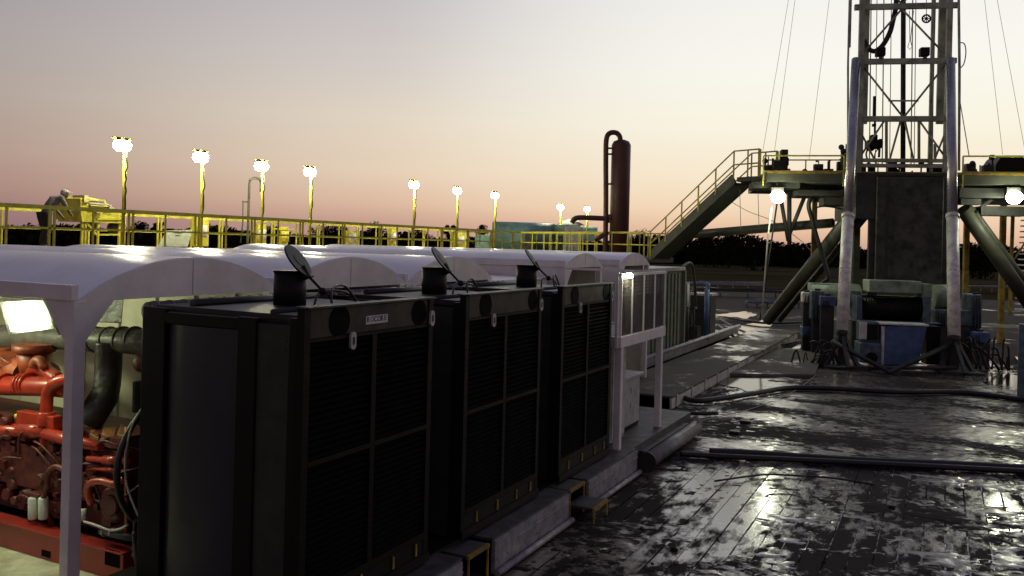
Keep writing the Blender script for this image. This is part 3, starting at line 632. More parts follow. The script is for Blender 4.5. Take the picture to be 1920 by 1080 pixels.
for k, pts in enumerate((((1350, 600), (1400, 625), (1450, 632), (1520, 620)), ((1345, 610), (1390, 640), (1440, 650), (1500, 640)), ((1360, 595), (1430, 606), (1520, 604)))):
    hose(pts, .05, ('uppermost of the black hoses sagging between pump skid and rig', 'lowest of the black hoses between pump skid and rig, nearest the walkway', 'straighter black hose behind the sagging ones between pump skid and rig')[(1, 1, 2)[k] if k else 0])
p = at(1918, 745, z=0)
single('blue_post', MB().box((p.x-.12, p.y-.1, .0), (p.x+.14, p.y+.1, 1.75)), BLUEG, 'dark blue steel post at the right edge of the mat', 'post', bevel=.01)
random.seed(11)
for k in range(2):
    p = at((1398, 1378)[k], (793, 813)[k], z=.06); single('wood_block', MB().box((p.x-.09, p.y-.07, .05), (p.x+.09, p.y+.07, .11)), RUBBER, ('small black block on the wet mat, the farther of two', 'small black block on the wet mat, the nearer of two')[k], 'block')

# ================================================================== MUD TANKS, RAILINGS, LAMPS
XT = -20.8; DZ = 2.93
mb = MB(); mb.box((-24.3, 6, .2), (-20.7, 47, 2.86)); tk = thing('mud_tank', 'long dark mud tank with a walkway deck and yellow railings behind the shelters', 'tank', (-22.5, 26, 0))
obj('tank_wall', mb, DKGREEN, tk); obj('deck_grating', MB().box((-24.35, 6, 2.861), (-20.6, 47, DZ)), YELD, tk)
def railing(name, label, p, q, n, zd, m=YEL, hr=1.08, dbl=True, w=.075):
    p, q = Vector(p), Vector(q); t = thing(name, label, 'railing', tuple(p)); d = (q-p).normalized()
    obj('top_rail', MB().beam(p+U0*hr, q+U0*(hr), w, w*1.4), m, t); obj('mid_rail', MB().beam(p+U0*hr*.5, q+U0*hr*.5, .05, .055), m, t)
    for k in range(n+1):
        c_ = p.lerp(q, k/n)
        for s in ((-.07, .07) if dbl and 0 < k < n else (0,)): obj('post', MB().beam(c_+d*s, c_+d*s+U0*(hr-.04), .05), m, t)
        if dbl and k < n: c2_ = p.lerp(q, (k+.5)/n); obj('post', MB().beam(c2_, c2_+U0*(hr-.04), .045), m, t)
    return t
railing('guard_railing', 'yellow guard railing along the near edge of the mud tank deck, running behind the shelters', (XT, 9.6, DZ), (XT, 46, DZ), 15, DZ)
railing('guard_railing', 'yellow guard railing along the far edge of the mud tank deck, behind the machinery', (-24.2, 9.6, DZ), (-24.2, 46, DZ), 13, DZ, w=.06)
q = at(1232, 482, z=2.95)
pe = Vector((-13.6, 36.5, DZ)); pa = at(1030, 475, D=44); 
railing('guard_railing', 'yellow guard railing on the cross walkway leading to the rig stairs', (XT+.1, 42, DZ), (-11.8, 36.2, DZ), 9, DZ, dbl=False, w=.06)
railing('guard_railing', 'short yellow guard railing on the far side of the cross walkway by the brown vessel', (XT+.1, 44, DZ), (-11.2, 38.0, DZ), 8, DZ, dbl=True, w=.05)
mb = MB(); mb.hexa([(XT+.1,42,2.7),(-11.7,36.1,2.7),(-11.0,38.1,2.7),(XT+.1,44.1,2.7),(XT+.1,42,2.92),(-11.7,36.1,2.92),(-11.0,38.1,2.92),(XT+.1,44.1,2.92)])
for x, y in ((-12.5, 37.4), (-15.5, 39.6), (-19, 42.2)): mb.box((x-.1, y-.1, 0), (x+.1, y+.1, 2.69))
single('cross_walkway', mb, GREEN, 'raised green walkway on posts linking the mud tank deck to the rig stairs', 'walkway')
def pole_lamp(px, py, label):
    D_ = 21.0/.8922*1.0
    p = at(px, py, x=-20.95); b = Vector((p.x, p.y, DZ))
    t = thing('floodlight_pole', label, 'floodlight', tuple(b), 'floodlights on yellow poles along the mud tanks')
    top = p.z+.27; b2 = b+Vector((0,.12,0))
    pole = MB().tube([b2, Vector((b2.x, b2.y, top-.1))], .05, 8); obj('pole', pole, YEL, t)
    mb = MB(); z = DZ+1.0
    pts = []
    for k in range(12): pts.append((b2.x+.055+random.uniform(-.01,.02), b2.y+random.uniform(-.04,.04), z+k*(top-z-.2)/12))
    obj('lamp_cable', MB().tube(pts, .022, 6), OLIVE, t)
    obj('cross_arm', MB().beam((p.x, p.y-.3, top-.08), (p.x, p.y+.3, top-.08), .05), YEL, t)
    for s in (-.115, .115):
        c_ = Vector((p.x+.03, p.y+s, p.z))
        h_ = obj('lamp_head', MB().tube([c_+U0*.12, c_+U0*.16, c_+U0*.21], [.10,.07,.04], 16), GREEN, t)
        obj('lens', MB().ball(c_-U0*.02, .155, 8, 1.05), LENS, h_)
LB = ['nearest and highest floodlight pole, leftmost of the row beside the yellow hopper', 'second floodlight pole from the left, beyond the yellow hopper', 'third floodlight pole from the left, beside the thin bent vent pipe', 'fourth floodlight pole from the left, last before the wide gap', 'first floodlight pole after the wide gap, fifth from the left', 'sixth floodlight pole from the left, middle of the group of three', 'seventh floodlight pole from the left, before the teal tanks', 'eighth floodlight pole from the left, over the teal tank', 'last floodlight pole, closest to the brown vessel']
for k, (a, b) in enumerate(((228,272),(375,294),(489,311),(580,322),(775,346),(856,357),(927,366),(1050,388),(1100,392))): pole_lamp(a, b, LB[k])

# machinery on the tank deck
def T(px, py, x=-22.5): return at(px, py, x=x)
def tbox(px0, py0, px1, py1, x=-22.5, d=.6, mb=None):
    a, b = T(px0, py0, x), T(px1, py1, x); z0, z1 = sorted((a.z, b.z)); return (mb or MB()).box((x, a.y, z0), (x-d, b.y, z1))
t = thing('shaker_hopper', 'bright yellow shaker hopper on legs on the tank deck beside the bending worker', 'hopper', tuple(T(190, 450)))
mb = MB(); pr = [T(a, b, -21.9) for a, b in ((150, 372), (165, 366), (200, 376), (226, 402), (228, 415), (228, 408), (226, 420), (200, 414), (152, 408))]
pr = [T(a, b, -21.9) for a, b in ((150, 372), (162, 368), (195, 376), (226, 400), (227, 412), (152, 412))]
mb.prism(pr, (-1.2, 0, 0)); obj('hopper_body', mb, YEL, t, .02)
mb = MB(); tbox(158, 366, 166, 380, -21.85, .5, mb); tbox(166, 372, 198, 378, -21.85, .3, mb); tbox(182, 392, 192, 400, -21.8, .2, mb); tbox(170, 384, 206, 388, -21.8, .1, mb); obj('screen_frame', mb, mat('pale_yellow', (.7,.62,.25), .5), t)
mb = MB(); tbox(168, 379, 200, 384, -21.86, .1, mb); tbox(205, 384, 210, 392, -21.8, .2, mb); obj('vibrator_motor', mb, DULL, t)
mb = MB()
for px in (154, 160, 184, 224): mb.beam(T(px, 412, -21.95), Vector((*T(px, 412, -21.95).xy, DZ)), .06); mb.beam(T(px, 412, -22.9), Vector((*T(px, 412, -22.9).xy, DZ)), .06)
mb.beam(T(158, 412, -21.95), T(180, 440, -21.95), .06); mb.beam(T(184, 440, -21.95), T(225, 440, -21.95), .05); mb.beam(T(182, 410, -21.9), T(228, 410, -21.9), .07)
mb.box(T(154, 412, -21.95)-Vector((.98,.05,.06)), T(228, 412, -21.95)+Vector((.06,.05,.0))); obj('stand', mb, YEL, t)
mb = MB(); mb.tube([T(170, 414, -22.2), T(176, 432, -22.2)], [.3,.05], 12); obj('discharge_chute', mb, GREEN, t); mb = MB(); mb.ball(T(215, 428, -22.2), .22, 8); obj('drive_motor', mb, GREEN, t)
a = T(300, 430, -21.3); b_ = T(360, 432, -21.3)
mb = MB(); mb.hexa([T(296, 462, -21.0), T(352, 463, -21.0), T(352, 463, -21.05), T(296, 462, -21.05), T(312, 432, -21.3), T(361, 431, -21.3), T(361, 431, -21.36), T(312, 432, -21.36)]); mb.box(T(328, 438, -21.2), T(340, 436, -21.17))
single('tank_hatch', mb, mat('pale_hatch', (.42,.46,.36), .5, var=.15), 'raised pale grey green hatch lid leaning on the tank railing', 'hatch')
def column(px, w, y0, y1, label, x=-22.6, cross=False, m=YEL):
    mb = MB(); tbox(px-w/2, y0, px+w/2, y1, x, .25, mb)
    if cross: tbox(px-w*1.7, y0+3, px+w*1.7, y0+7, x+.05, .2, mb)
    o = thing('agitator_motor', label, 'agitator', tuple(T(px, y1, x))); obj('motor_frame', mb, m, o, .01)
    mb = MB(); c_ = T(px-1, (y0+y1)/2, x+.12); mb.tube([c_-Vector((0,0,.2)), c_+Vector((0,0,.22))], .16, 14); obj('gearbox', mb, m if cross else BARREL, o)
column(380, 22, 407, 462, 'tall yellow agitator frame beside the second floodlight pole')
column(535, 10, 425, 462, 'yellow T shaped agitator stand between the third and fourth floodlight poles', cross=True)
column(492, 14, 420, 462, 'narrow yellow agitator stand at the foot of the third floodlight pole')
column(662, 10, 432, 462, 'short yellow stand on the tank deck beyond the fourth floodlight pole')
column(740, 10, 428, 462, 'short yellow stand just before the fifth floodlight pole')
column(866, 16, 436, 466, 'yellow stand at the foot of the sixth floodlight pole')
# vent pipe gooseneck
mb = MB(); mb.tube(smooth_path([T(464, 462), T(466, 400), T(468, 345), T(472, 336), T(482, 334), T(489, 340), T(489, 360)], 4), .045, 8); mb.tube([T(455, 378), T(466, 378)], .03, 6); mb.tube([T(456, 378), T(455, 420), T(451, 455)], .025, 6)
single('vent_pipe', mb, GREEN, 'thin bent vent pipe rising beside the third floodlight pole', 'pipe')
# far teal tanks
def farbox(name, pts, D, dep, m, label, cat, extra=None):
    t = thing(name, label, cat, tuple(at(pts[0], pts[3], D=D)))
    a, b = at(pts[0], pts[1], D=D), at(pts[2], pts[3], D=D); mb = MB()
    r_, f_ = R0*(b-a).dot(R0), F0*dep; z0, z1 = b.z, a.z
    c0 = Vector((a.x, a.y, z0)); mb.hexa([c0, c0+r_, c0+r_+f_, c0+f_, c0+U0*(z1-z0), c0+r_+U0*(z1-z0), c0+r_+f_+U0*(z1-z0), c0+f_+U0*(z1-z0)])
    obj('tank_body', mb, m, t, .03); return t, c0, r_, f_, z1
t, c0, r_, f_, z1 = farbox('storage_tank', (992, 419, 1085, 470), 52, 3, TEAL, 'teal square storage tank beneath the last floodlights near the brown vessel', 'tank')
mb = MB()
for k in range(5): mb.box(c0+r_*(k/4)-F0*.1-Vector((.05,.05,0)), c0+r_*(k/4)-F0*.1+Vector((.05,.05,z1-c0.z)))
obj('tank_rib', mb, BLUEG, t)
hz_ = U0*(z1-c0.z)
for f0, f1, m_ in ((.0, .27, DULL), (.30, .52, BLUEG), (.55, .74, TEALG), (.76, .98, DULL)):
    a_ = c0+r_*f0-F0*.04; b_ = c0+r_*f1-F0*.04; P_ = [a_+hz_*.55, b_+hz_*.55, b_+hz_*.96, a_+hz_*.96]
    obj('tank_panel', MB().prism(P_, F0*.035), m_, t)
mb = MB(); mb.beam(c0+r_*.6-F0*.3, c0+r_*.78-F0*.3+hz_, .08); mb.beam(c0+r_*.05-F0*.25+hz_*.5, c0+r_*.95-F0*.25+hz_*.5, .08); obj('tank_pipe', mb, GREEN, t)
mb = MB(); mb.tube([c0+r_*.85+F0*1.2+U0*(z1-c0.z), c0+r_*.85+F0*1.2+U0*(z1-c0.z+.45)], [.9,.1], 14); obj('tank_cone', mb, DULL, t)
t, c0, r_, f_, z1 = farbox('round_separator', (1062, 424, 1088, 470), 49, 1.5, DULL, 'pale grey tank standing under the last floodlight pole', 'tank')
t, c0, r_, f_, z1 = farbox('pump_house', (1092, 425, 1120, 452), 56, 2, TEAL, 'small pale blue green pump unit beside the brown vessel pipe', 'pump')
p = at(955, 448, D=50); mb = MB(); mb.tube([p-R0*1.0, p+R0*2.4], 1.0, 20); mb.box(p-Vector((1.2,.6,1.4)), p+Vector((1.2,.6,-.8)))
single('round_tank', mb, TEAL, 'pale teal horizontal cylinder tank behind the railing', 'tank')
t, c0, r_, f_, z1 = farbox('pump_unit', (893, 440, 918, 470), 46, 1.5, TEAL, 'teal slotted cabinet behind the railing left of the cylinder tank', 'cabinet')
t, c0, r_, f_, z1 = farbox('pipe_tank', (985, 438, 1000, 470), 47, 1, GREEN, 'green upright tank between the cylinder tank and the square tank', 'tank')
# brown vessel
DV = 40
t = thing('mud_gas_separator', 'tall brown red gas separator vessel with a looped pipe', 'vessel', tuple(Vector((*at(1160, 470, D=DV).xy, 0))))
vb, vt = at(1160, 470, D=DV), at(1162, 262, D=DV); rv = 18*DV/1600
mb = MB(); mb.tube([(vb.x, vb.y, 0), (vb.x, vb.y, vt.z-.25), (vb.x, vb.y, vt.z-.08), (vb.x, vb.y, vt.z)], [rv, rv, rv*.8, rv*.35], 32); obj('vessel_shell', mb, RUST, t)
o_ = lambda px, py: at(px, py, D=DV-.2)
mb = MB(); mb.tube(smooth_path([(*o_(1136, 470).xy, .5), o_(1136, 400), o_(1136, 300), o_(1137, 262), o_(1143, 250), o_(1155, 249), o_(1162, 256), o_(1163, 266)], 5), .12, 12)
for py in (278, 289, 345, 408): mb.beam(o_(1138, py), o_(1150, py), .08)
mb.box(o_(1138, 418), o_(1146, 402)); obj('loop_pipe', mb, RUST, t)
obj('side_pipe', MB().tube(smooth_path([o_(1072, 418), o_(1078, 410), o_(1090, 408), o_(1120, 409), o_(1140, 410)], 4), .12, 10), RUST, t)
obj('drain_pipe', MB().tube([o_(1140, 436), o_(1115, 450)], .12, 10), RUST, t)

# worker
def human():
    t = thing('person', 'worker in a grey shirt and pale hat bending forward on the tank deck', 'person', (0, 0, 0))
    c_ = T(91, 440, -21.7); B = Vector((c_.x, c_.y, DZ)); R = Vector((0, 1, 0)); X = Vector((1, 0, 0))  # leans along +y
    P = lambda a, b, h_: B + R*a + X*b + U0*h_
    J = [(P(-.12,0,.92),.16), (P(-.02,0,1.12),.15), (P(.14,0,1.27),.165), (P(.27,0,1.35),.13), (P(.36,0,1.40),.07), (P(.45,0,1.46),.095),
         (P(-.1,-.11,.84),.11), (P(-.02,-.12,.48),.075), (P(-.1,-.12,.08),.05), (P(.06,-.13,.035),.045),
         (P(-.16,.11,.84),.11), (P(-.12,.12,.48),.075), (P(-.25,.12,.08),.05), (P(-.1,.13,.035),.045),
         (P(.2,-.19,1.38),.075), (P(.32,-.24,1.12),.055), (P(.46,-.18,.93),.042), (P(.52,-.17,.87),.035),
         (P(.2,.19,1.38),.075), (P(.34,.24,1.13),.055), (P(.5,.16,.98),.042), (P(.56,.15,.92),.035)]
    Ed = [(0,1),(1,2),(2,3),(3,4),(4,5),(0,6),(6,7),(7,8),(8,9),(0,10),(10,11),(11,12),(12,13),(3,14),(14,15),(15,16),(16,17),(3,18),(18,19),(19,20),(20,21)]
    for h_ in (17, 21):      # fingers
        b0 = J[h_][0]; 
        for k in range(4):
            tip = b0+R*.045+X*(-.03+.02*k)-U0*(.05+.01*(k % 2)); J.append((b0+R*.02+X*(-.03+.02*k)-U0*.02, .010)); J.append((tip, .008)); Ed += [(h_, len(J)-2), (len(J)-2, len(J)-1)]
        J.append((b0+X*.05-U0*.015, .011)); Ed.append((h_, len(J)-1))
    me = bpy.data.meshes.new('body'); me.from_pydata([tuple(j[0]) for j in J], Ed, [])
    o = bpy.data.objects.new('body', me); COL.objects.link(o); o.parent = t; me.materials.append(SHIRT); me.materials.append(TROUS); me.materials.append(SKIN)
    sk_ = o.modifiers.new('skin', 'SKIN'); 
    me.skin_vertices.new() if not me.skin_vertices else None
    for i, j in enumerate(J): me.skin_vertices[0].data[i].radius = (j[1], j[1])
    me.skin_vertices[0].data[0].use_root = True
    sb_ = o.modifiers.new('sub', 'SUBSURF'); sb_.levels = 1; sb_.render_levels = 2
    obj('trousers', MB().tube([P(-.1,-.11,.98), P(-.1,-.115,.84), P(-.02,-.12,.48), P(-.1,-.12,.1)], [.17,.14,.1,.085], 12).tube([P(-.16,.11,.98), P(-.16,.11,.84), P(-.12,.12,.48), P(-.25,.12,.1)], [.17,.14,.1,.085], 12), TROUS, t)
    hd = P(.46,0,1.485)
    mb = MB(); mb.ball(hd, .098, 10, 1.15); mb.tube([hd+R*.09, hd+R*.125-U0*.01], .014, 6); mb.ball(hd+R*.082+X*.035+U0*.02, .014, 5); mb.ball(hd+R*.082-X*.035+U0*.02, .014, 5); mb.ball(hd+X*.098, .025, 5); mb.ball(hd-X*.098, .025, 5); obj('head', mb, SKIN, t)
    mb = MB(); mb.ball(hd+U0*.05-R*.01, .115, 10, .85); mb.disc(hd+U0*.055+R*.04, (.0,-.1,1), .15, .015, 20); obj('hat', mb, HATM, t)
human()

# ================================================================== DRILLING RIG
FZ = 6.0
def rb(mb, x0, y0, x1, y1, b, d):   # box drawn on rig plane b, d deep
    p, q = rp(x0, y0, b), rp(x1, y1, b); return mb.box((p.x, b, p.z), (q.x, b+d, q.z))
def rt(mb, pts, r, n=8, sm=False): 
    P = [rp(*q) for q in pts]; return mb.tube(smooth_path(P, 5) if sm else P, r, n)
# mast
t = thing('drilling_mast', 'tall lattice drilling mast rising out of frame above the rig floor', 'mast', tuple(rig((0,0,FZ))))
aL, aR = rp(1612, 200).x, rp(1776, 200).x
for a, b in ((aL, 0), (aR, 0), (aL+.42, 1.6), (aR-.05, 1.6)):
    mb = MB(rig); w_ = .085 if b == 0 else .06; mb.box((a-w_, b-w_, FZ), (a+w_, b+w_, 19)); obj('mast_leg', mb, MASTG, t)
ch = MB(rig)
for px in (1623, 1768): rb(ch, px-4, -80, px+3, 232, .5, .12)
obj('guide_rail', ch, MASTG, t)
for py in (12, 115, 223, 301, 311):
    for b in (0,):
        mb = MB(rig); z = rp(1693, py, 0).z; w = .09 if py < 300 else .06
        mb.box((aL-.25 if (py == 12 or py == 115) and b == 0 else aL+.101, b-.08, z-w), (aR+.25 if (py == 12 or py == 115) and b == 0 else aR-.101, b+.08, z+w)); obj('cross_beam', mb, MASTG, t)
for a, b in (((1690,18),(1614,105)),((1692,18),(1770,100)),((1616,122),(1692,218)),((1772,122),(1696,218)),((1604,228),(1640,300)),((1657,228),(1610,298)),((1688,228),(1668,300)),((1697,228),(1714,305)),((1725,228),(1776,300)),((1778,235),(1752,300)),((1690,7),(1614,-90)),((1692,7),(1770,-90))):
    mb = MB(rig); rt(mb, [(*a, .02), (*b, .02)], .035, 6); obj('diagonal_brace', mb, MASTG, t)
mb = MB(rig); rt(mb, [(1666,189,.02), (1722,189,.02)], .03); rt(mb, [(1662,228,.3), (1662,305,.3)], .05); rt(mb, [(1723,228,.3), (1723,305,.3)], .05); rt(mb, [(1753,270,.3), (1753,305,.3)], .05); obj('strut', mb, MASTG, t)
mb = MB(rig); rt(mb, [(1694,-90,1.0), (1693,330,1.0)], .085, 10); obj('kelly_pipe', mb, DKGREEN, t)
mb = MB(rig); mb.box((aL-.45, -.2, rp(1600,200).z+2), (aL-.38, -.13, 19)); rt(mb, [(1593,0,-.2), (1590,120,-.2), (1590,310,-.2)], .035); rt(mb, [(1797,-60,-.1), (1799,130,-.1), (1798,320,-.1)], .045)
obj('ladder_rail', mb, MASTG, t)
# floodlight pair (dark, unlit) and pulley, hose
for px, lb in ((1652, 'unlit dark floodlight on the left of the mast cross beam'), (1735, 'unlit dark floodlight on the right of the mast cross beam')):
    tt = thing('mast_floodlight', lb, 'floodlight', tuple(rig(rp(px, 97, -.1))))
    mb = MB(rig); rb(mb, px-8, 88, px+9, 104, -.2, .3); obj('housing', mb, BLACK, tt, .03); mb = MB(rig); rb(mb, px-3, 104, px+3, 110, -.1, .1); obj('bracket', mb, GREEN, tt)
single('mast_hose', MB(rig).tube(smooth_path([rp(*q, .4) for q in ((1682,-40),(1680,10),(1674,40),(1668,62),(1655,85),(1640,96),(1627,90),(1620,75))], 5), .085, 8), RUBBER, 'thick black hose curving down inside the mast', 'hose')
tt = thing('sheave', 'small spoked pulley wheel hanging on a line inside the mast', 'pulley', tuple(rig(rp(1737, 35, .3))))
mb = MB(rig); c_ = rp(1737, 35, .3); mb.tube(arc(c_, .13, 0, 2*math.pi, 18, (1,0,0), (0,0,1)), .03, 6); mb.disc(c_-Vector((0,.04,0)), (0,1,0), .04, .08)
for k in range(4): mb.beam(c_-Vector((math.cos(k*.785)*.12,0,math.sin(k*.785)*.12)), c_+Vector((math.cos(k*.785)*.12,0,math.sin(k*.785)*.12)), .025)
obj('wheel', mb, BLACK, tt); mb = MB(rig); rt(mb, [(1737,-60,.3), (1737,27,.3)], .012, 5); obj('line', mb, CABLE, tt)
def wire(name, pts, r, label, m=CABLE, cat='cable', sm=False, group=None):
    mb = MB(rig); P = [rp(*q) for q in pts]; mb.tube(smooth_path(P, 5) if sm else P, r, 5); return single(name, mb, m, label, cat, group)
for k, px in enumerate((1632, 1643, 1656, 1670, 1710, 1716, 1750)):
    wire('drill_line', [(px+2, -60, .6), (px-2, 312, .6)], .014 if k % 2 else .02, 'thin line hanging inside the mast, %s' % ('first from the left leg', 'second from the left leg', 'third from the left leg', 'just left of the centre pipe', 'just right of the centre pipe', 'second right of the centre pipe', 'nearest the right leg')[k])
wire('sling', [(1705,20,.3),(1706,75,.3),(1702,88,.3),(1706,93,.3),(1710,88,.3),(1707,75,.3),(1713,20,.3)], .012, 'loop of wire sling hanging right of the centre pipe', sm=False)
wire('side_hose', [(1799,80,-.1),(1808,82,-.1),(1811,98,-.1),(1807,120,-.1),(1797,130,-.1)], .02, 'thin hose looping out on the right side of the mast', sm=True, m=BARREL)
for k, (a, b, lb) in enumerate((((1480,-10),(1430,285),'guy wire slanting down left of the mast, outermost'), ((1492,-10),(1452,285),'guy wire slanting down left of the mast, beside the outermost'), ((1556,-10),(1517,300),'guy wire slanting down close to the left of the mast'), ((1845,-10),(1880,290),'guy wire slanting down on the right of the mast'), ((1800,190),(1817,292),'short stay wire at the right foot of the mast'), ((1868,-10),(1925,300),'faint guy wire farthest right of the mast'))):
    wire('guy_wire', [(*a, 1), (*b, 1)], .007 if k != 4 else .016, lb)
# tongs
tt = thing('power_tongs', 'dark power tongs hanging in the left half of the mast above the floor', 'tongs', tuple(rig(rp(1645, 270, .5))))
mb = MB(rig); rb(mb, 1627, 262, 1656, 277, .4, .5); rb(mb, 1634, 252, 1646, 264, .45, .4); rb(mb, 1648, 260, 1655, 272, .35, .5); mb.ball(rp(1632, 275, .6), .17, 7); obj('tong_body', mb, BLACK, tt, .03)
mb = MB(rig); rt(mb, [(1640,182,.6), (1640,252,.6)], .03); rb(mb, 1638, 180, 1642, 218, .55, .1); rt(mb, [(1649,277,.5), (1648,295,.5)], .04); rb(mb, 1636, 232, 1643, 237, .5, .1); obj('hanger', mb, BLACK, tt)
mb = MB(rig); rt(mb, [(1630,275,.5),(1624,290,.5),(1632,312,.5)], .03, 6, True); rt(mb, [(1650,275,.5),(1640,290,.5),(1645,312,.5)], .02, 6, True); obj('hydraulic_hose', mb, RUBBER, tt)
# raising cylinders
for (tx, ty, jx, jy, bx, by, lb) in ((1605,112,1589,404,1579,622,'silver hydraulic raising cylinder on the left of the mast'), (1782,112,1788,404,1789,632,'silver hydraulic raising cylinder on the right of the mast')):
    P0 = rp(bx, by, -4.6); P2 = rp(tx, ty, -.25); f_ = (404-112)/(by-112)
    r0 = None
    best = None
    for k in range(1, 100):
        Pm = P0.lerp(P2, k/100); w_ = rig(Pm); d_ = w_-Vector((0,0,H)); X_ = d_.dot(R0); Z_ = d_.dot(F0)
        yy = 458 + (-(d_.z)/Z_*1600*CR + X_/Z_*1600*SR)
        if best is None or abs(yy-jy) < best[0]: best = (abs(yy-jy), Pm)
    Pj = best[1]
    tt = thing('raising_cylinder', lb, 'hydraulic cylinder', tuple(rig((P0.x, P0.y, 0))), 'hydraulic cylinders holding up the mast')
    mb = MB(rig); mb.tube([Pj, P2], .148, 20); obj('rod', mb, SILVER, tt)
    mb = MB(rig); mb.tube([P0, Pj], .172, 20); Pu = Pj-(Pj-P0).normalized()*.1; mb.tube([Pu, Pj+(Pj-P0).normalized()*.03], .195, 20)
    Pc = P0.lerp(Pj, .52); mb.tube([Pc, Pc+(Pj-P0).normalized()*.04], .182, 20); obj('barrel', mb, BARREL, tt)
    mb = MB(rig); mb.box((P0.x-.12, -4.7, .05), (P0.x+.12, -4.45, P0.z)); mb.beam((P0.x, -4.6, P0.z-.05), (P0.x+(.9 if tx < 1700 else -.9)*0, -5.6, .1), .09); mb.beam((P0.x-.1, -4.6, P0.z-.2), (P0.x-.5, -5.0, .05), .1); mb.beam((P0.x+.1, -4.6, P0.z-.2), (P0.x+.35, -5.2, .05), .1); mb.box((P0.x-.6, -5.5, .02), (P0.x+.55, -4.2, .12)); mb.ball((P0.x, -4.6, P0.z-.02), .16, 8)
    obj('foot_bracket', mb, DKGREEN, tt)
# rig floor and substructure
t = thing('rig_floor', 'dark green rig floor platform carrying the mast', 'platform', tuple(rig((0, 0, 0))))
aF0, aF1 = rp(1432, 335, 0).x, 6.8
mb = MB(rig); mb.box((aF0, -.9, FZ-.32), (aF1, 5.5, FZ-.02)); obj('floor_beam', mb, GREEN, t); mb = MB(rig); mb.box((aF0-.02, -.95, FZ-.018), (aF1, 5.5, FZ+.06)); obj('floor_edge', mb, YELD, t)
mb = MB(rig); rb(mb, 1606, 324, 1644, 410, -1.0, 3.5); rb(mb, 1767, 324, 1780, 415, -1.0, 3.5); rb(mb, 1645, 324, 1766, 330.5, -1.0, .5); rb(mb, 1800, 352, 1925, 372, -.3, 1.2); rb(mb, 1840, 386, 1930, 405, .2, .8); rb(mb, 1802, 372, 1840, 384, .2, .4); rb(mb, 1495, 356, 1580, 368, -.3, 1.6); rb(mb, 1545, 366, 1586, 385, .1, 1.0); rb(mb, 1412, 340, 1500, 353, -.7, 1.5)
mb.beam(rp(1840, 405, .5), rp(1800, 372, .5), .12); mb.beam(rp(1860, 374, .5), rp(1830, 395, .5), .1); mb.box((aF0+2, 2.0, FZ-.8), (aF1, 2.5, FZ-.33)); obj('under_beam', mb, DKGREEN, t)
mb = MB(rig); rb(mb, 1645, 331, 1766, 534, -1.1, .1); obj('blast_plate', mb, PLATE, t, .03)
mb = MB(rig); rb(mb, 1650, 412, 1762, 414, -1.112, .01); rb(mb, 1662, 334, 1664, 530, -1.112, .01); rb(mb, 1630, 410, 1644, 560, -.9, .2); rb(mb, 1766, 410, 1779, 560, -.9, .2); obj('plate_seam', mb, DKGREEN, t)
for (a, b, bb0, bb1) in (((1600,400),(1440,600),0,6), ((1806,392),(1945,590),0,1.5)):
    mb = MB(rig); P0, P1 = rp(*a, bb0), rp(*b, bb1); 
    mb.tube([P0, P1], .24, 14); obj('raker_leg', mb, GREEN, t)
    mb = MB(rig); mb.tube([P0+Vector((.45,.3,-.1)), P1+Vector((.5,.3,0))], .12, 10); obj('raker_leg', mb, GREEN, t)
for px, b in ((1605, 3.5), (1640, 3.5), (1768, 3.5), (1779, 3.5), (1606, .8), (1774, .8)):
    p = rp(px, 450, b); mb = MB(rig); mb.box((p.x-.1, b-.1, 0), (p.x+.1, b+.1, FZ-.33)); obj('substructure_leg', mb, DKGREEN, t)
for px in (1526, 1712+100, 1880): 
    p = rp(px, 450, 5); mb = MB(rig); mb.box((p.x-.09, 4.9, 0), (p.x+.09, 5.1, FZ-.33)); obj('substructure_leg', mb, YELD, t)
# V brackets under the left floor
mb = MB(rig); rt(mb, [(1464,372,1),(1478,452,1)], .07); rt(mb, [(1480,360,1),(1480,460,1)], .08); rt(mb, [(1508,370,1),(1480,440,1)], .07); rt(mb, [(1460,360,1),(1425,600,1)], .03); obj('hanging_frame', mb, DKGREEN, t)
wire('flow_hose', [(1522,365,.5),(1516,385,.5),(1522,410,.5),(1530,440,.5),(1545,490,.5),(1552,520,.5),(1540,530,.5)], .08, 'black hose hanging from under the left side of the rig floor', RUBBER, 'hose', True)
wire('flow_hose', [(1528,390,.5),(1545,387,.5),(1570,390,.5),(1585,395,.5)], .03, 'thin hose looped under the left rig floor near the raker leg', RUBBER, 'hose', True)
wire('stand_line', [(1447,388,-.5),(1440,440,-.5),(1428,600,-.5)], .03, 'pale rope hanging from the left floor lamp down to the ground', BARREL, 'rope')
for k, (px, y0, y1) in enumerate(((1387, 355, 430), (1421, 355, 425))): wire('hanging_line', [(px, y0, 2), (px+2, y1, 2)], .012, 'thin line hanging beneath the stair landing, %s' % ('nearer the stairs', 'nearer the floor lamp')[k])
wire('slack_cable', [(1350,365,3),(1400,395,3),(1450,415,3),(1500,450,3),(1520,470,3)], .012, 'slack cable sagging beneath the stairs and floor lamp', sm=True)
mb = MB(rig); P0, P1 = rp(1290, 440, 5), rp(1562, 418, 1.5); mb.tube([P0, P1], .17, 12); mb.beam(P0, P1, .2, .3)
single('flow_line', mb, GREEN, 'long pale green flow line pipe sloping from the stairs to the rig', 'pipe')
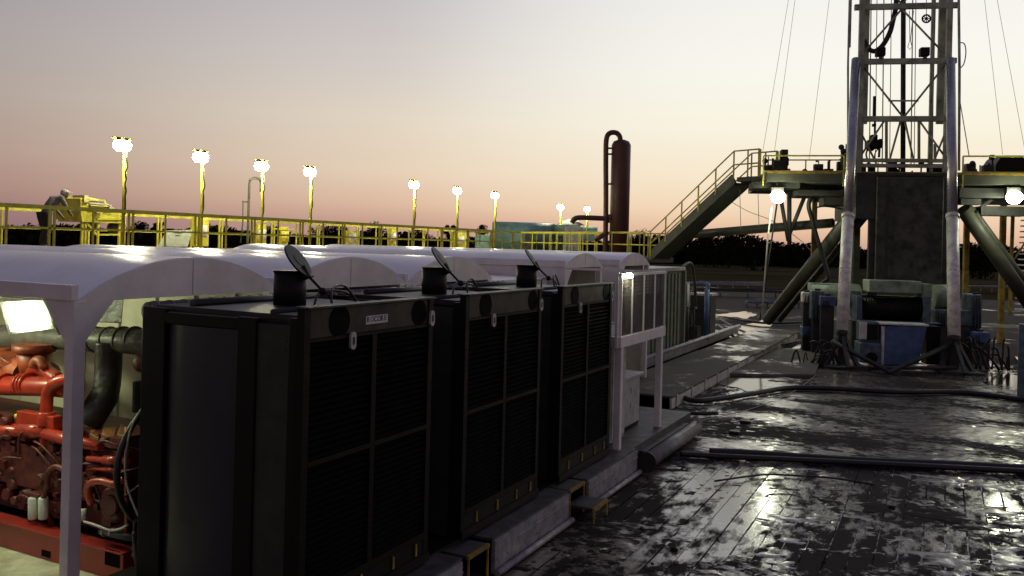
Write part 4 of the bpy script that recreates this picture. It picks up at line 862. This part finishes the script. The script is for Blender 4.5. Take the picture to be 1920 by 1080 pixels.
# floor railings
def rrail(label, pts, b, zt=1.05):
    tt = thing('floor_railing', label, 'railing', tuple(rig(rp(*pts[0], b))))
    for (x0, y0), (x1, y1) in zip(pts, pts[1:]):
        P, Q = rp(x0, y0, b), rp(x1, y1, b)
        mb = MB(rig); mb.beam(P, Q, .05); mb.beam(P-Vector((0,0,.52)), Q-Vector((0,0,.52)), .04); obj('rail', mb, YEL, tt)
        n = max(1, int((Q-P).length/1.3))
        for k in range(n+1):
            c_ = P.lerp(Q, k/n); mb = MB(rig); mb.beam(c_, c_-Vector((0,0,1.02)), .045); obj('post', mb, YEL, tt)
rrail('yellow railing round the left half of the rig floor', [(1432,292), (1583,292)], -.9)
rrail('yellow railing round the right half of the rig floor', [(1806,293), (1960,293)], -.9)
rrail('yellow railing at the back of the left rig floor', [(1440,300), (1583,300)], 4.5)
# stuff on floor
tt = thing('control_cabinet', 'dark upright driller control cabinet on the left rig floor', 'cabinet', tuple(rig(rp(1471, 330, .5))))
mb = MB(rig); rb(mb, 1465, 280, 1477, 331, .5, .5); rb(mb, 1460, 316, 1482, 331, .6, .6); obj('cabinet_body', mb, DKGREEN, tt, .02)
mb = MB(rig); rb(mb, 1463, 292, 1466, 312, .45, .1); rb(mb, 1477, 296, 1479, 310, .45, .1); obj('gauge_panel', mb, BLACK, tt)
def clutter(name, label, cat, x0, x1, y0, b, n, m=DKGREEN, seed=1):
    random.seed(seed); mb = MB(rig); zf = FZ+.06
    for k in range(n):
        px = random.uniform(x0, x1); h_ = random.uniform(y0, 322); r_ = random.uniform(1, 3.5); bb = b+random.uniform(0, 1)
        p = rp(px, h_, bb); mb.tube([(p.x, bb, zf), (p.x, bb, p.z)], r_*.018, 6)
        if k % 2: q = rp(px+random.uniform(-10, 10), h_, bb); mb.beam((p.x, bb, p.z), (q.x, bb, p.z), .05)
        if k % 3 == 0: mb.ball((p.x, bb, p.z), .1, 6)
        if k % 4 == 0: mb.box((p.x-.15, bb, zf), (p.x+.15, bb+.3, zf+random.uniform(.2, .5)))
    p, q = rp(x0, 322, b), rp(x1, 322, b); mb.box((p.x, b-.05, zf), (q.x, b+1.05, zf+.04))
    return single(name, mb, m, label, cat)
clutter('valve_stand', 'dark valve stands beside the yellow landing post on the left rig floor', 'valves', 1434, 1460, 292, 0, 8, seed=2)
clutter('pipe_stand', 'thin upright pipes at the middle of the left rig floor railing', 'pipes', 1495, 1560, 300, 0, 7, seed=5)
clutter('wellhead_tools', 'cluster of dark valves and tools beside the left raising cylinder', 'valves', 1576, 1594, 262, -.3, 12, seed=8)
clutter('rotary_tools', 'dark drilling tools standing on the floor beneath the mast', 'tools', 1615, 1770, 305, .2, 16, BLACK, seed=9)
clutter('valve_row', 'row of dark valves on the right rig floor before the winch drum', 'valves', 1812, 1860, 305, 0, 9, seed=4)
tt = thing('winch_drum', 'large black winch drum on the right rig floor', 'winch', tuple(rig(rp(1890, 330, .8))))
mb = MB(rig); pr = [rp(a, b, .5) for a, b in ((1868,330),(1868,308),(1876,296),(1880,291),(1917,291),(1925,300),(1930,330))]; mb.prism(pr, (0, 1.4, 0)); obj('drum_housing', mb, BLACK, tt, .04)
mb = MB(rig); rb(mb, 1858, 290, 1865, 299, .4, .2); rb(mb, 1860, 298, 1862, 331, .45, .06); obj('beacon', mb, BLACK, tt)
# lamps under the floor
for (px, py, lb) in ((1458, 368, 'glaring lamp beneath the left end of the rig floor'), (1901, 369, 'glaring lamp beneath the right side of the rig floor')):
    p = rp(px, py, -1.0); tt = thing('floor_lamp', lb, 'lamp', tuple(rig(p)), 'lamps beneath the rig floor')
    mb = MB(rig); mb.box((p.x-.2, -.98, p.z-.02), (p.x+.2, -.75, p.z+.3)); mb.beam((p.x, -.85, p.z+.3), (p.x, -.85, FZ-.33), .06); obj('housing', mb, DKGREEN, tt)
    mb = MB(rig); mb.ball((p.x, -1.05, p.z-.02), .24, 10, .9); obj('lens', mb, LENSG, tt)
# stairs to the floor
tt = thing('rig_stairs', 'steep steel stairs with yellow handrails climbing to the rig floor', 'stairs', tuple(at(1235, 484, D=35)))
S0, S1 = at(1235, 480, D=35.2), at(1392, 336, D=31.6); S2 = at(1440, 333, D=31.0); dd = (S1-S0).normalized(); fl_ = (Vector((S1.x, S1.y, 0))-Vector((S0.x, S0.y, 0))).normalized(); sd = fl_.cross(U0)
for s in (-.45, .45):
    obj('stringer', MB().beam(S0+sd*s, S1+sd*s, .06, .36), GREEN, tt)
mb = MB()
for k in range(1, 17): c_ = S0.lerp(S1, k/17); mb.beam(c_-sd*.42, c_+sd*.42, .26, .04)
obj('treads', mb, GREEN, tt)
obj('under_plate', MB().beam(S0-U0*.16, S1-U0*.16, .83, .03), GREEN, tt)
obj('upper_landing', MB().beam(S1-U0*.05, S2-U0*.05, 1.0, .16), GREEN, tt); obj('lower_landing', MB().beam(S0-fl_*.9-U0*.1, S0+fl_*.1-U0*.1, 1.0, .12), GREEN, tt)
for s in (-.48, .48):
    mb = MB(); o_ = sd*s
    for h_ in (1.0, .5): mb.tube([S0+o_+U0*h_, S1+o_+U0*h_, S2+o_+U0*h_], .03, 6)
    obj('handrail', mb, YEL, tt)
    for k in range(6): c_ = S0.lerp(S1, k/5)+o_; obj('baluster', MB().beam(c_, c_+U0*1.0, .05), YEL, tt)
    c_ = S1.lerp(S2, .55)+o_; obj('baluster', MB().beam(c_, c_+U0, .05), YEL, tt); c_ = S2+o_; obj('baluster', MB().beam(c_, c_+U0, .1), YEL, tt)
# right stairs
tt = thing('side_stairs', 'pale stairs under the right side of the rig floor at the picture edge', 'stairs', tuple(rig(rp(1900, 520, 3))))
mb = MB(rig); P0, P1 = rp(1895, 590, 4), rp(1908, 405, 4)
for k in range(18): c_ = P0.lerp(P1, k/18); mb.box((c_.x, 3.4, c_.z), (c_.x+1.0, 3.7, c_.z+.05))
obj('treads', mb, BARREL, tt); mb = MB(rig); mb.beam(rp(1893, 590, 3.4), rp(1899, 405, 3.4), .1); mb.beam(rp(1893, 500, 3.3), rp(1925, 450, 3.3), .05); obj('stringer', mb, YELD, tt)

# drawworks and machinery at the foot
tt = thing('drawworks', 'grey green drawworks with a dark cable drum at the foot of the mast', 'machine', tuple(rig((0, -3, 0))))
mb = MB(rig); rb(mb, 1630, 525, 1729, 551, -3.0, .9); rb(mb, 1730, 532, 1748, 560, -2.9, .8); obj('cover', mb, TEALG, tt, .03)
mb = MB(rig); P0, P1 = rp(1617, 578, -2.6), rp(1732, 578, -2.6); mb.tube([P0, P1], .34, 20)
for k in range(24): c_ = P0.lerp(P1, (k+.5)/24); mb.tube([c_, c_+Vector((.03,0,0))], .355, 20)
rb(mb, 1617, 553, 1730, 602, -2.2, .2); obj('cable_drum', mb, BLACK, tt)
mb = MB(rig); rb(mb, 1607, 555, 1616, 605, -3.0, .9); rb(mb, 1732, 556, 1745, 605, -3.0, .9); rb(mb, 1590, 600, 1765, 608, -3.2, 1.2); obj('side_frame', mb, BLUEG, tt, .01)
mb = MB(rig)
mb.tube([rp(1520, 553, -1.8), rp(1612, 555, -1.8)], .34, 18); rb(mb, 1520, 531, 1612, 560, -1.6, .6); obj('gear_case', mb, TEALG, tt); mb = MB(rig); mb.tube([rp(1749, 556, -1.8), rp(1782, 556, -1.8)], .38, 18); obj('gear_case', mb, TEALG, tt)
for nm, lb, bx, m in (('electric_motor', 'blue grey motor left of the drawworks beside the left cylinder', (1522, 545, 1545, 600, -2.2, .8), BLUEG), ('control_box', 'small bright blue box in front of the left gear case', (1538, 555, 1567, 575, -2.6, .3), BLUE), ('pump_motor', 'squat blue motor low down left of the left cylinder foot', (1505, 612, 1530, 632, -1.8, .6), BLUE), ('oil_tank', 'grey cabinet on a stand at the far left of the drawworks', (1505, 548, 1522, 568, -1.8, .4), BARREL), ('hydraulic_unit', 'tall blue grey hydraulic unit right of the right cylinder', (1822, 552, 1841, 615, -2.2, .9), BLUEG), ('hydraulic_tank', 'low blue grey tank between the right cylinder and the tall hydraulic unit', (1755, 580, 1822, 612, -2.4, .9), BLUEG), ('skid_tank', 'low blue tank on the ground right of the machinery', (1820, 622, 1858, 644, -2.6, .8), BLUE)):
    o = thing(nm, lb, nm.replace('_', ' ').replace('electric ', ''), tuple(rig(rp(bx[0], bx[3], bx[4])))); mb = MB(rig); rb(mb, *bx); obj('body', mb, m, o, .04)
    mb = MB(rig); cx_ = (bx[0]+bx[2])/2; rb(mb, cx_-5, bx[1]-4, cx_+5, bx[1], bx[4]+.1, .2); 
    for k in range(3): rt(mb, [(bx[0]+4+k*6, bx[3], bx[4]-.03), (bx[0]+6+k*5, bx[1]+6, bx[4]-.05)], .02, 5)
    obj('fittings', mb, DKGREEN, o)
    mb = MB(rig); z0_ = rp(cx_, bx[3], bx[4]).z
    if z0_ > .15: p0_, p1_ = rp(bx[0]+2, bx[3], bx[4]), rp(bx[2]-2, bx[3], bx[4]); mb.box((p0_.x, bx[4]+.05, .02), (p1_.x, bx[4]+bx[5]-.05, z0_)); obj('stand', mb, DKGREEN, o)
tt = thing('blue_control_house', 'blue steel cabinet with white rim standing before the drawworks', 'cabinet', tuple(rig(rp(1697, 688, -4.2))))
mb = MB(rig); P = [rp(a, b, -4.3) for a, b in ((1657, 684), (1722, 684), (1738, 612), (1655, 612))]; mb.prism(P, (0, .7, 0)); obj('cabinet_body', mb, BLUE, tt, .01)
mb = MB(rig); rb(mb, 1652, 606, 1742, 612, -4.33, .8); rb(mb, 1654, 612, 1657, 684, -4.32, .1); obj('rim', mb, BARREL, tt)
mb = MB(rig); rb(mb, 1738, 612, 1762, 684, -4.0, .5); obj('rear_body', mb, BLACK, tt)
tt = thing('pump_engine', 'grey green pump engine with round port beside the blue cabinet', 'engine', tuple(rig(rp(1633, 684, -4.2))))
mb = MB(rig); rb(mb, 1613, 643, 1653, 682, -4.4, .8); rb(mb, 1614, 603, 1648, 641, -4.1, .6); obj('engine_body', mb, BLUEG, tt, .03)
mb = MB(rig); c_ = rp(1635, 671, -4.45); mb.disc(c_, (0,1,0), .16, .08, 20); obj('port', mb, BLACK, tt); mb = MB(rig); rb(mb, 1626, 608, 1645, 638, -4.13, .1); obj('vent', mb, BLACK, tt)
mb = MB(rig); rb(mb, 1612, 604, 1625, 636, -4.16, .05); obj('valve_plate', mb, BARREL, tt)
mb = MB(rig); rt(mb, [(1560,640,-4.6), (1668,698,-6.0), (1785,645,-4.6)], .07, 8); rt(mb, [(1560,690,-5.5), (1795,690,-5.3)], .05, 6)
single('v_brace', mb, DKGREEN, 'low V shaped brace between the feet of the two raising cylinders', 'brace')
mb = MB(rig); rb(mb, 1590, 690, 1790, 702, -5.2, 2.2); single('base_mat', mb, WALK, 'muddy steel base mat beneath the drawworks and blue cabinet', 'mat')
mb = MB(rig); rb(mb, 1841, 613, 1935, 617, -2.0, 1.5); single('side_mat', mb, WALK, 'low pale platform right of the hydraulic unit', 'platform')
mats_ = (((1430,640),(1515,640),(1530,705),(1400,700)), )
p = [Vector((*at(a, b, z=.12).xy, .12)) for a, b in ((1440,652),(1545,655),(1528,702),(1345,700))]
mb = MB(); mb.prism([v-U0*.1 for v in p], (0,0,.1)); single('steel_mat', mb, WALK, 'low muddy steel mat between the walkway and the left cylinder foot', 'mat')
p = [Vector((*at(a, b, z=.1).xy, .1)) for a, b in ((1330,702),(1530,705),(1520,722),(1290,730))]
# hanging hoses at the feet
random.seed(3)
tt = thing('cable_bundle', 'tangled dark hoses and cables at the left cylinder foot', 'cables', tuple(rig(rp(1540, 700, -4.8))))
mb = MB()
for k in range(14):
    a = Vector((random.uniform(1500, 1560), random.uniform(640, 705))); b = a+Vector((random.uniform(-40, 45), random.uniform(-5, 20)))
    P, Q = rig(rp(a.x, a.y, -4.9)), rig(rp(b.x, b.y, -4.9)); P.z = max(P.z, .08); Q.z = .08
    mb.tube(smooth_path([P, (P+Q)/2+U0*random.uniform(.05,.4), Q]), random.uniform(.015,.035), 6)
obj('hose_bundle', mb, RUBBER, tt)
tt = thing('cable_bundle', 'tangled dark hoses and cables at the right cylinder foot', 'cables', tuple(rig(rp(1810, 700, -4.8))))
mb = MB()
for k in range(18):
    a = Vector((random.uniform(1790, 1900), random.uniform(625, 690))); b = a+Vector((random.uniform(-30, 45), random.uniform(5, 40)))
    P, Q = rig(rp(a.x, a.y, -4.2)), rig(rp(b.x, b.y, -4.2)); P.z = max(P.z, .08); Q.z = .08
    mb.tube(smooth_path([P, (P+Q)/2+U0*random.uniform(.05,.4), Q]), random.uniform(.015,.04), 6)
obj('hose_bundle', mb, RUBBER, tt)

# low things on the far pad
def far(name, label, cat, px0, px1, py0, py1, D, dep, m):
    a, b = at(px0, py0, D=D), at(px1, py1, D=D); r_ = R0*(b-a).dot(R0); c0 = Vector((a.x, a.y, max(0, b.z))); h_ = U0*(a.z-c0.z); f_ = F0*dep; mb = MB()
    mb.hexa([c0, c0+r_, c0+r_+f_, c0+f_, c0+h_, c0+r_+h_, c0+r_+f_+h_, c0+f_+h_]); return mb
D_ = lambda py, px: 3.35*1600/(py-(458+.025*(px-960)))
for k, (x0, x1, y0, y1, m, lb, nm, ct) in enumerate(((1290, 1432, 529, 536, GALV, 'long pale pipe stack lying on the far side of the pad', 'pipe_stack', 'pipes'), (1300, 1560, 541, 552, DKGREEN, 'low dark pipe rack at the back of the pad', 'pipe_rack', 'rack'), (1402, 1500, 566, 571, BLUEG, 'low pale blue steel frame between pump skid and raker leg', 'pipe_cradle', 'cradle'), (1820, 1925, 536, 540, GALV, 'pale pipes on the pad behind the right raker leg', 'pipe_pile', 'pipes'))):
    d = min(80, D_(y1+6, (x0+x1)/2)); mb = far(nm, lb, ct, x0, x1, y0, y1, d, .8, m)
    a, b = at(x0, y1, D=d), at(x1, y1, D=d)
    for j in range(6): c_ = a.lerp(b, j/5); c_ = c_+F0*.2; mb.beam(Vector((c_.x, c_.y, 0)), Vector((c_.x, c_.y, max(.1, c_.z+.05))), .1)
    for j in range(4): a2, b2 = at(x0, y0, D=d+.1+j*.2), at(x1, y0+1, D=d+.1+j*.2); mb.tube([a2, b2], .06, 6)
    single(nm, mb, m, lb, ct)

# ================================================================== TREES
def leaves(mb, c_, rx, rz, n, s, rnd):
    for _ in range(n):
        while True:
            v = Vector((rnd.uniform(-1,1), rnd.uniform(-1,1), rnd.uniform(-1,1)))
            if v.length < 1: break
        k = 1-.35*rnd.random()*0; p = c_+Vector((v.x*rx, v.y*rx, v.z*rz)); a = Vector((rnd.gauss(0,1), rnd.gauss(0,1), rnd.gauss(0,1))).normalized(); b = a.orthogonal().normalized()*s*rnd.uniform(.5,1.2); c2_ = a.cross(b).normalized()*s*rnd.uniform(.4,.9)
        mb.add([p-b, p+c2_*.6, p+b, p-c2_*.6], [(0,1,2,3)])
def tree(px, py_top, D, wpx, label, seed, bushy=False):
    rnd = random.Random(seed); base = at(px, 470, D=D); base.z = -.15; top = at(px, py_top, D=D).z; Ht = top+.15; R = wpx/2*D/1600
    t = thing('tree', label, 'tree', tuple(base), 'trees on the skyline')
    mb = MB(); mb.tube([base, base+U0*Ht*.35+R0*rnd.uniform(-.3,.3), base+U0*Ht*.7], [Ht*.035, Ht*.025, Ht*.01], 7)
    cr = MB()
    for k in range(11):
        a = rnd.uniform(0, 6.28); d = R*rnd.uniform(.1, .75); h_ = Ht*rnd.uniform(.35, .86); c_ = base+Vector((math.cos(a)*d, math.sin(a)*d, h_))
        mb.tube([base+U0*Ht*.3, c_], Ht*.01, 5); rr = R*rnd.uniform(.25, .5); leaves(cr, c_, rr, min(rr*.8, (Ht-h_)*1.0), 150, .035*R+.12, rnd)
    if bushy: leaves(cr, base+U0*Ht*.3, R, Ht*.35, 700, .3, rnd)
    obj('trunk', mb, BARK, t); obj('crown', cr, LEAF, t)
TL = [(262,408,110,50,'bushy dark tree just right of the first floodlight pole'),(292,404,110,26,'small round tree touching the bushy one right of the first pole'),(356,420,150,22,'low tree left of the yellow agitator frame'),(430,424,150,60,'wide low tree behind the railing before the vent pipe'),(512,420,150,50,'dark tree right of the third floodlight pole'),(620,418,160,90,'broad dark tree beyond the fourth floodlight pole'),(700,412,150,60,'dome shaped tree before the fifth floodlight pole'),(848,410,140,34,'round tree beside the sixth floodlight pole'),(905,414,170,40,'low tree left of the seventh floodlight pole'),(935,411,160,36,'tree directly behind the seventh floodlight pole'),(968,409,150,38,'tree just right of the seventh floodlight pole'),(1205,424,160,60,'dark tree between the brown vessel and the stairs'),(1415,437,150,80,'tree at the end of the far wood under the floor lamp'),(1340,440,170,110,'wide tree beneath the long flow line'),(1840,446,130,70,'dark tree between the right cylinder and the raker leg'),(1500,452,180,90,'low tree behind the left raker leg'),(790,424,180,50,'small tree right of the fifth floodlight pole')]
for k, (a, b, c_, d, e) in enumerate(TL): tree(a, b, c_, d, e, 100+k, d > 50)
mb = MB(); rnd = random.Random(5)
for k in range(1300):
    px = rnd.uniform(-250, 2200); D = rnd.uniform(190, 235); hz = 458+.025*(px-960)
    prof = 9 + 22*math.exp(-((px-1385)/85)**2) + 16*math.exp(-((px-1260)/70)**2) + 22*math.exp(-((px-1830)/60)**2) + 4*math.sin(px*.037+1) + 3*math.sin(px*.013) if px > 1100 else 13+5*math.sin(px*.02)+3*math.sin(px*.051)
    if px < 60: prof *= .6
    p = at(px, hz, D=D); Ht = 3.5+max(.5, prof*D/1600*.95); p.z = 0
    leaves(mb, p+U0*Ht*.62, 3.0, Ht*.40, 26, .7, rnd); leaves(mb, p+U0*Ht*.22, 4.0, Ht*.3, 10, 1.8, rnd)
tag(obj('distant_wood', mb, LEAF), 'dark distant wood along the horizon beyond the field', 'wood', kind='stuff')
